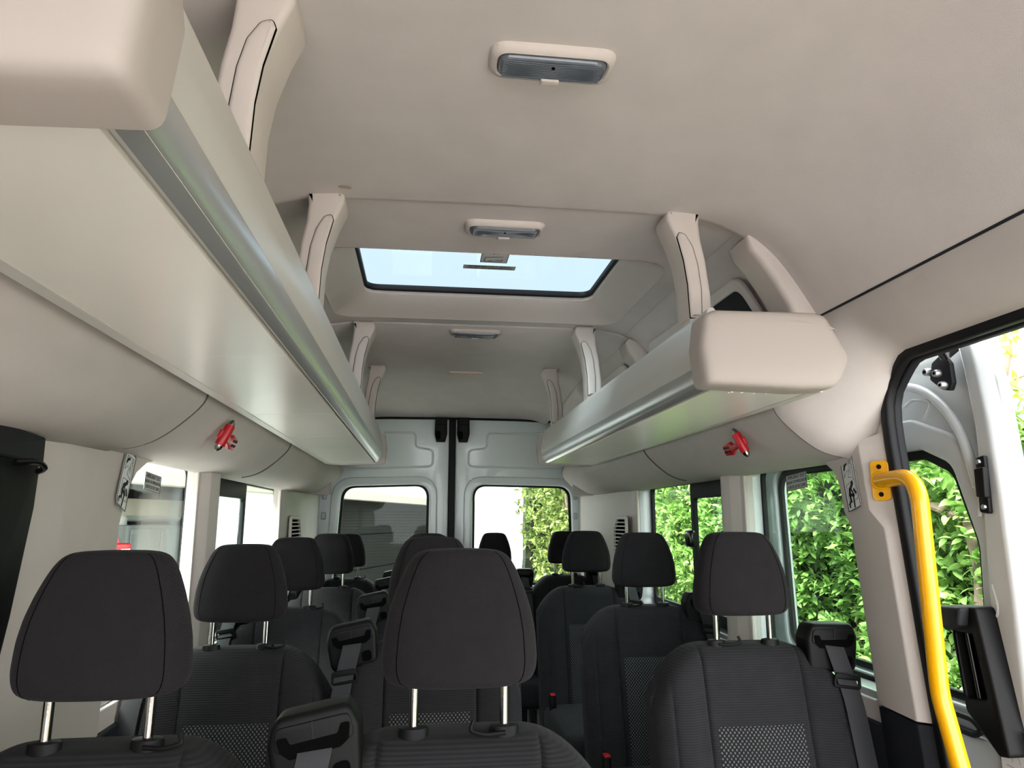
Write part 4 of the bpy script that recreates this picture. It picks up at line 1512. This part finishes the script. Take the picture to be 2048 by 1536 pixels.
def pillar_sticker(s, loc, yawn, roll, label, mat, notch):
    """white pictogram strip: hammer breaking a pane above, figure climbing out below"""
    n = Vector((-s * math.cos(yawn), math.sin(yawn), 0)).normalized()
    up0 = Vector((0, 0, 1))
    right = up0.cross(n).normalized()
    M = mapM(tuple(right), tuple(up0), tuple(n), loc) @ Matrix.Rotation(roll, 4, 'Z')
    t = thing('pictogram_label', label, 'label', mat=M)
    w, h = .034, .066
    if notch:
        sh = [(-w, -h + .014), (-w + .012, -h), (w, -h), (w, h), (-w, h)]
    else:
        sh = [(-w, -h), (w, -h), (w, h), (-w, h)]
    obj('backing', plate(rpoly(sh, .002, 2), [], .0008), mat, t, local=True, sm=0)
    inner = [(x * .95, y * .975) for x, y in sh]
    obj('border', plate(rpoly(sh, .002, 2), [rpoly(inner, .002, 2)[::-1]], .0008, M=MZ(.0008)), 'ink', t, local=True, sm=0)
    k = 1
    g = [((-.020, .050), (.024, .056)), ((.024, .056), (.022, .006)), ((.022, .006), (-.004, .012)), ((-.020, .050), (-.024, .016)), ((-.024, .016), (-.006, .030)), ((-.004, .012), (.002, .030)),
         ((.014, .052), (.018, .046)), ((.018, .046), (.012, .042)), ((.006, .040), (.016, .030)), ((.004, .034), (.014, .024)), ((.004, .028), (.012, .018)), ((.010, .048), (.020, .038))]
    obj('window_drawing', merge(*[stroke((x1 * k, y1), (x2 * k, y2), .0014) for (x1, y1), (x2, y2) in g]), 'ink_grey', t, local=True, sm=0)
    obj('hammer_mark', merge(*[stroke(p, q, .006) for p, q in [((-.018, .036), (-.013, .043)), ((-.013, .043), (-.004, .047))]]), 'ink', t, local=True, sm=0)
    obj('window_drawing', merge(*[stroke(p, q, .0014) for p, q in [((-.022, -.004), (.026, .002)), ((.026, .002), (.026, -.046)), ((.026, -.046), (-.020, -.048)), ((-.022, -.004), (-.020, -.048))]]), 'ink_grey', t, local=True, sm=0)
    fig = [((.004, -.010), (-.008, -.018), .009), ((-.008, -.018), (-.011, -.028), .010), ((-.011, -.028), (.006, -.034), .007), ((.006, -.034), (.004, -.060), .006), ((-.011, -.028), (-.010, -.044), .008),
           ((-.010, -.044), (-.022, -.050), .006), ((-.022, -.050), (-.020, -.056), .005), ((-.002, -.016), (.010, -.034), .005), ((.014, -.022), (.020, -.030), .007)]
    obj('climbing_figure', merge(*[stroke(p, q, w_) for p, q, w_ in fig]), 'ink', t, local=True, sm=0)
    obj('figure_head', plate([(.009 + .006 * math.cos(a), -.005 + .006 * math.sin(a)) for a in np.linspace(0, 2 * math.pi, 15)[:-1]], [], .0006, M=MZ(.0010)), 'ink', t, local=True, sm=0)
    return t


pillar_sticker(-1, (-.8475, 1.712, 1.343), math.radians(3.5), math.radians(-18), 'white escape pictogram label on the left beige pillar', 'sticker_white', True)
pillar_sticker(1, (.8385, 1.608, 1.342), math.radians(8.6), math.radians(12), 'white escape pictogram label on the right pillar beside the yellow handle', 'sticker_white', False)


def exit_sticker(s, loc, label):
    right = Vector((0, 1, 0)) if s < 0 else Vector((0, -1, 0))
    M = mapM(tuple(right), (0, 0, 1), (-s, 0, 0), loc) @ Matrix.Rotation(math.radians(-4 if s < 0 else 4), 4, 'Z')
    t = thing('exit_label', label, 'label', mat=M, group='exit labels on the side windows')
    obj('backing', plate(rrect(-.06, .06, -.024, .024, .003), [], .0008), 'sticker_grey', t, local=True, sm=0)
    obj('border', plate(rrect(-.06, .06, -.024, .024, .003), [rrect(-.0585, .0585, -.0225, .0225, .003)[::-1]], .0008, M=MZ(.0008)), 'ink', t, local=True, sm=0)
    for k, s_ in enumerate(('EMERGENCY EXIT', 'SALIDA DE EMERGENCIA', 'SORTIE DE SECOURS')):
        sz = (.0155, .0128, .0135)[k]
        obj('lettering', text_mesh(s_, sz, M=mapM((.82, 0, 0), (0, 1, 0), (0, 0, 1), (0, .0145 - .0145 * k, .0006))), 'ink', t, local=True, sm=0)
    return t


exit_sticker(-1, (-GX + .012, 2.115, 1.355), 'grey emergency exit label on the left window glass')
exit_sticker(1, (GX - .012, 2.030, 1.367), 'grey emergency exit label on the right window glass')

# ------------------------------------------------------------------ rear quarter air vents


def vent(s, label):
    y0, y1 = 3.74, 4.02
    if s > 0:
        y0, y1 = 3.54, 3.76
    x = s * .838
    t = thing('air_vent', label, 'vent', (x, (y0 + y1) / 2, 1.0), group='louvred air vents')
    out = rpoly([(y0 - .02, .98), (y1 + .02, .98), (y1 + .02, 1.20), (y1 - .06, 1.275), (y0 - .02, 1.275)], [.02, .02, .05, .05, .02], 5)
    hole = rpoly([(y0, 1.0), (y1, 1.0), (y1, 1.20), (y1 - .07, 1.258), (y0, 1.258)], [.01, .01, .04, .04, .01], 5)
    obj('vent_frame', plate(out, [hole[::-1]], .016, .004, MX(x - s * .002)), 'trim', t)
    obj('vent_back', plate(out, [], .002, 0, MX(x + s * .003)), 'slot_black', t)
    for k in range(13):
        z = 1.012 + k * .019
        ye = y1 if z < 1.2 else y1 - (z - 1.2) * 1.1
        v, f = box(x - s * .008, x + s * .003, y0, ye, z, z + .006)
        obj('slat', (v, f), 'trim', t, sm=0)
    return t


vent(-1, 'louvred air vent in the rear left quarter trim')
vent(1, 'louvred air vent in the rear right quarter trim')

# ------------------------------------------------------------------ OUTSIDE: house along the left
ang = math.atan2(.957, .29)
HM = Matrix.Translation((-3.62, 0, -.65)) @ Matrix.Rotation(ang, 4, 'Z')
house = thing('house', 'white rendered house with dark garage door running along the left', 'building', mat=HM)


def hpart(name, b, mat, par=house, bev=0.0):
    o = obj(name, b, mat, None, sm=0, bevel=bev)
    o.parent = par
    if par is not house:
        o.location = Vector(o.location) - Vector(par.location)
    return o


Z = .65   # local z = world z + .65
hpart('upper_wall', box(-3, 13.9, 0, .25, 1.60 + Z, 4.2 + Z), 'render_white')
hpart('lintel', box(-3, 13.4, -.04, .12, 1.50 + Z, 1.60 + Z), 'cream')
hpart('lower_wall', box(-3, 3.6, 0, .25, 0, 1.5 + Z), 'render_white')
hpart('lower_wall', box(6.25, 8.2, 0, .06, 0, 1.5 + Z), 'render_white')
hpart('lower_wall', box(13.3, 13.9, 0, .25, 0, 1.6 + Z), 'render_white')
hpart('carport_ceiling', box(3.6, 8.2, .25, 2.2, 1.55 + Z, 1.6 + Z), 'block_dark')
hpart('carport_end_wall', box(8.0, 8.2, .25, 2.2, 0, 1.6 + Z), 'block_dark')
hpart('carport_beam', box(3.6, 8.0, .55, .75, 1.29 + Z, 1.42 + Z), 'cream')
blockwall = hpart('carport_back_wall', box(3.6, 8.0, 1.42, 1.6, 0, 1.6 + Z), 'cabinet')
bm_ = mesh_from(*box(-.215, .215, -.03, .03, 0, .208))
fixn(bm_)
bm_.materials.append(MATS['block_dark'])
for r_ in range(10):
    for c_ in range(9):
        u = 3.83 + c_ * .45 + (.22 if r_ % 2 else 0)
        if u > 7.78:
            continue
        o = bpy.data.objects.new('wall_block', bm_)
        COL.objects.link(o)
        o.parent = blockwall
        o.location = Vector((u, 1.40, r_ * .222)) - Vector(blockwall.location)
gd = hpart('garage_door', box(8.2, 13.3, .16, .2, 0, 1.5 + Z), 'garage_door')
for k in range(5):
    z0 = .02 + k * .43
    hpart('door_board', box(8.22, 13.28, .145, .165, z0, z0 + .415), 'garage_door', gd)
pier = thing('white_pier', 'white rendered wall end seen through the right rear window', 'wall', (1.2, 13.5, -.65))
obj('wall_face', box(1.20, 1.64, 13.4, 13.7, -.65, 4.2), 'render_white', pier, sm=0)
obj('recessed_wall', box(.45, 1.195, 13.62, 13.8, -.65, 1.605), 'render_white', pier, sm=0)
obj('wall_head', box(.45, 1.195, 13.40, 13.7, 1.61, 4.2), 'render_white', pier, sm=0)

hl = lambda u, d, z: HM @ Vector((u, d, z + Z))
cab = thing('meter_cabinet', 'pale grey metal cabinet standing in the carport beyond the left window', 'cabinet', mat=Matrix.Translation(hl(6.25, .52, -.65)) @ Matrix.Rotation(ang, 4, 'Z'))
obj('body', bbox_mesh(-.33, .33, 0, .4, .0, 1.87, .01), 'cabinet', cab, local=True)
obj('door', bbox_mesh(-.30, .05, -.012, .0, .05, 1.84, .004), 'cabinet', cab, local=True)
obj('door', bbox_mesh(.06, .31, -.012, .0, .05, 1.84, .004), 'cabinet', cab, local=True)
pp = thing('flue_pipe', 'grey elbow pipe on top of the carport cabinet', 'pipe', tuple(hl(6.12, .66, 1.21)))
obj('elbow', tube([Vector(q) for q in smooth_path([hl(6.0, .66, 1.18), hl(6.0, .66, 1.30), hl(6.7, .66, 1.30)], .12, 10)], .055, 14), 'pipe_grey', pp)
rb = thing('red_box', 'red box with a white label in the carport beyond the left window', 'box', mat=Matrix.Translation(hl(5.62, .30, -.65)) @ Matrix.Rotation(ang, 4, 'Z'))
obj('body', bbox_mesh(-.085, .085, 0, .14, 0, 1.745, .02), 'red', rb, local=True)
obj('label_panel', box(-.03, .06, -.004, .0, 1.665, 1.705), 'sticker_white', rb, local=True, sm=0)
obj('cap', cyl((0, .07, 1.74), (0, .07, 1.775), .03, .022, 12), 'red', rb, local=True)

# ------------------------------------------------------------------ OUTSIDE: laurel hedge on the right, tree above, bushes behind


def leaf_shape(L, W):
    """pointed oval leaf, folded along the midrib and arched; base at origin, along +x"""
    st = [(0, 0.0), (.16, .55), (.42, 1.0), (.70, .80), (1, 0)]
    V, Fc = [], []
    idx = []
    for t_, w in st:
        z = .10 * L * math.sin(math.pi * t_) - .06 * L * t_
        if w == 0:
            idx.append([len(V)])
            V.append((t_ * L, 0, z))
        else:
            i0 = len(V)
            V += [(t_ * L, -w * W / 2, z + .12 * W * w), (t_ * L, 0, z), (t_ * L, w * W / 2, z + .12 * W * w)]
            idx.append([i0, i0 + 1, i0 + 2])
    a, b, c, d, e = idx
    Fc += [(a[0], b[0], b[1]), (a[0], b[1], b[2])]
    for p, q in ((b, c), (c, d)):
        Fc += [(p[0], q[0], q[1], p[1]), (p[1], q[1], q[2], p[2])]
    Fc += [(d[0], e[0], d[1]), (d[1], e[0], d[2])]
    return V, Fc


def rot_frames(dirs, rolls):
    d = dirs / np.linalg.norm(dirs, axis=1, keepdims=True)
    up = np.tile([0., 0., 1.], (len(d), 1))
    s = np.cross(up, d)
    s /= np.maximum(np.linalg.norm(s, axis=1, keepdims=True), 1e-6)
    n = np.cross(d, s)
    c, sn = np.cos(rolls)[:, None], np.sin(rolls)[:, None]
    s2, n2 = s * c + n * sn, -s * sn + n * c
    return np.stack([d, s2, n2], 2)


def leaf_cloud(root, name, pos, dirs, sizes, L, W, mat, camloc, n_single=300, sm=True):
    """the n_single leaves that show largest become objects of their own, the rest one mesh"""
    V, Fc = leaf_shape(L, W)
    V = np.array(V)
    N = len(pos)
    rolls = RNG.normal(0, .5, N)
    Rm = rot_frames(dirs, rolls)
    dist = np.linalg.norm(pos - np.array(camloc), axis=1) / sizes
    order = np.argsort(dist)
    single, rest = order[:n_single], order[n_single:]
    base = mesh_from(V, Fc, 'leaf')
    for p in base.polygons:
        p.use_smooth = True
    base.materials.append(MATS[mat])
    rl = np.array(root.location)
    for i in single:
        o = bpy.data.objects.new('leaf', base)
        COL.objects.link(o)
        o.parent = root
        M = Matrix([list(Rm[i][r] * sizes[i]) + [pos[i][r] - rl[r]] for r in range(3)] + [[0, 0, 0, 1]])
        o.matrix_local = M
    pts = np.einsum('nij,vj->nvi', Rm[rest], V) * sizes[rest][:, None, None] + pos[rest][:, None, :] - rl
    nv = len(V)
    allv = pts.reshape(-1, 3)
    faces = []
    lens = np.array([len(f) for f in Fc])
    flat = np.concatenate([np.array(f) for f in Fc])
    M_ = len(rest)
    loops = (flat[None, :] + (np.arange(M_) * nv)[:, None]).ravel()
    tot = np.tile(lens, M_)
    start = np.concatenate([[0], np.cumsum(tot)[:-1]])
    me = bpy.data.meshes.new(name)
    me.vertices.add(len(allv))
    me.vertices.foreach_set('co', allv.ravel())
    me.loops.add(len(loops))
    me.loops.foreach_set('vertex_index', loops.astype(np.int32))
    me.polygons.add(len(tot))
    me.polygons.foreach_set('loop_start', start.astype(np.int32))
    me.polygons.foreach_set('loop_total', tot.astype(np.int32))
    me.polygons.foreach_set('use_smooth', np.ones(len(tot), bool))
    me.update(calc_edges=True)
    me.materials.append(MATS[mat])
    o = bpy.data.objects.new(name, me)
    COL.objects.link(o)
    o.parent = root
    o['kind'] = 'stuff'
    return o


CAMP = (-.18, 0, 1.25)


def whorls(centres, outward, n_per, spread, Lr):
    """clusters of leaves round a shoot tip"""
    N = len(centres)
    pos = np.repeat(centres, n_per, 0) + RNG.normal(0, .012, (N * n_per, 3))
    out = np.repeat(outward, n_per, 0)
    rnd = RNG.normal(0, 1, (N * n_per, 3))
    rnd /= np.linalg.norm(rnd, axis=1, keepdims=True)
    dirs = out * RNG.uniform(.1, .9, (N * n_per, 1)) + rnd * spread + np.array([0, 0, .12])
    sizes = RNG.uniform(*Lr, N * n_per)
    return pos, dirs, sizes


def hedge_x(y, z):
    return 2.08 + .10 * np.sin(1.7 * y + .6) + .07 * np.sin(3.1 * y + 2.3 * z) + .08 * np.sin(4.1 * z + 1.2 * y) + .05 * np.sin(9 * y - 5 * z) - .06 * (z - 1)


hedge = thing('laurel_hedge', 'dense green laurel hedge along the right outside the windows', 'hedge', (2.4, 5.0, -.65))
NC = 12500
yy = np.concatenate([RNG.uniform(.4, 6.5, int(NC * .75)), RNG.uniform(6.5, 10.0, NC - int(NC * .75))])
zz = RNG.uniform(-.5, 1.0, NC)
zz = -.5 + (zz + .5) / 1.5 * (2.22 + .10 * np.sin(2.3 * yy) + .07 * np.sin(5.1 * yy + 1))
dep = np.abs(RNG.normal(0, .13, NC))
cx = hedge_x(yy, zz) + dep
cent = np.stack([cx, yy, zz], 1)
outw = np.tile([-1., -.25, .35], (NC, 1)) + RNG.normal(0, .45, (NC, 3))
p_, d_, s_ = whorls(cent, outw, 7, .75, (.65, 1.25))
leaf_cloud(hedge, 'leaf_mass', p_, d_, s_, .064, .028, 'leaf_laurel', CAMP)
# solid dark core added behind the leaves as a backdrop
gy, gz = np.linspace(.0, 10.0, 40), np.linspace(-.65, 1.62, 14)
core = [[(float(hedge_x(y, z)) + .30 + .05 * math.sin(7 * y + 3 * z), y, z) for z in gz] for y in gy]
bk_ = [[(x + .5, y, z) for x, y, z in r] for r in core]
obj('dark_core', loft([list(a) + list(b)[::-1] for a, b in zip(core, bk_)], True, True), 'hedge_dark', hedge, sm=0)
for k in range(21):
    y = 1.2 + k * .42 + random.uniform(-.1, .1)
    z = random.uniform(.3, 1.3)
    x = float(hedge_x(np.array(y), np.array(z))) + .16
    pth = [(x + .05, y, z - .5)]
    for j in range(4):
        q = pth[-1]
        pth.append((q[0] + random.uniform(-.05, .04), q[1] + random.uniform(-.12, .12), q[2] + .22))
    obj('branch', tube(smooth_path(pth, .08, 3), random.uniform(.006, .012), 6), 'bark', hedge)
# gnarled trunk seen through the sliding door glass
tr = smooth_path([(1.98, 2.62, .3), (1.96, 2.64, .75), (2.0, 2.60, 1.05), (1.97, 2.63, 1.30), (2.05, 2.58, 1.55), (2.10, 2.50, 1.9)], .15, 6)
obj('trunk', sweep(tr, circ(.034, 10)), 'bark', hedge)
obj('branch', tube(smooth_path([(1.98, 2.62, 1.25), (1.92, 2.82, 1.33), (1.95, 3.05, 1.38)], .1, 5), .018, 8), 'bark', hedge)
obj('branch', tube(smooth_path([(1.98, 2.62, 1.28), (2.0, 2.45, 1.40), (2.05, 2.25, 1.60)], .1, 5), .016, 8), 'bark', hedge)

# tree over the hedge: yellow-green leaves and bare twigs against the sky
tree = thing('overhanging_tree', 'yellow-green leafy tree above the hedge at the top right, against white sky', 'tree', (4.2, 2.2, -.65))
NT = 900
tc_ = np.stack([RNG.uniform(2.4, 4.2, NT), RNG.uniform(1.2, 6.0, NT), RNG.uniform(1.75, 3.6, NT)], 1)
keep = (np.sin(2.9 * tc_[:, 1] + 1.7 * tc_[:, 2]) + np.sin(4.3 * tc_[:, 2] - 1.1 * tc_[:, 0] + 1.0) > -.5)
tc_ = tc_[keep]
ow = np.tile([-.4, -.3, -.2], (len(tc_), 1)) + RNG.normal(0, .5, (len(tc_), 3))
p_, d_, s_ = whorls(tc_, ow, 6, .9, (.7, 1.3))
leaf_cloud(tree, 'leaf_mass', p_, d_, s_, .075, .03, 'leaf_tree', CAMP)
obj('trunk', sweep(smooth_path([(4.2, 2.4, -.65), (4.15, 2.3, 1.2), (4.0, 2.2, 2.4), (3.9, 2.4, 4.0)], .4, 6), circ(.09, 10)), 'bark', tree)
obj('branch', tube(smooth_path([(4.1, 2.3, 1.7), (3.4, 2.2, 1.78), (2.9, 2.35, 1.72), (2.5, 2.6, 1.62)], .2, 6), .03, 8), 'bark', tree)
for k in range(22):
    p0 = Vector((random.uniform(3.2, 4.1), random.uniform(1.6, 4.5), random.uniform(1.8, 2.9)))
    pth = [p0]
    for j in range(4):
        pth.append(pth[-1] + Vector((random.uniform(-.35, .0), random.uniform(-.3, .3), random.uniform(-.12, .22))))
    obj('twig', tube(smooth_path(pth, .1, 3), random.uniform(.005, .011), 6), 'bark', tree)

# bushes beyond the rear doors on the right
bush = thing('rear_bush', 'loose green and yellowish bush seen through the right rear door window', 'bush', (2.3, 11.5, -.65))
NB = 3000
bc = np.stack([RNG.normal(2.35, .45, NB), RNG.uniform(10.3, 13.0, NB), RNG.uniform(-.4, 3.0, NB)], 1)
bc = bc[bc[:, 0] > 1.52 + .08 * np.sin(3 * bc[:, 2])]
ow = np.tile([-.3, -1., .2], (len(bc), 1)) + RNG.normal(0, .5, (len(bc), 3))
p_, d_, s_ = whorls(bc, ow, 6, .8, (.7, 1.3))
leaf_cloud(bush, 'leaf_mass', p_, d_, s_, .11, .042, 'leaf_rear', CAMP, 300)
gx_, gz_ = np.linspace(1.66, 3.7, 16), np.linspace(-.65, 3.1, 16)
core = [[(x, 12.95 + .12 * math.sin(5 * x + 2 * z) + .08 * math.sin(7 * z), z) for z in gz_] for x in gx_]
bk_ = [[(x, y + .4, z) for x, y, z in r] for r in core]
obj('dark_core', loft([list(a) + list(b)[::-1] for a, b in zip(core, bk_)], True, True), 'hedge_dark', bush, sm=0)  # solid dark block added as backdrop to the bush leaves
for k in range(12):
    x, y = random.uniform(1.9, 2.9), random.uniform(10.6, 12.2)
    obj('stem', tube(smooth_path([(x, y, -.65), (x + .1, y, .6), (x + random.uniform(-.3, .3), y, 1.6), (x + random.uniform(-.5, .5), y, 2.6)], .3, 4), .02, 6), 'bark', bush)
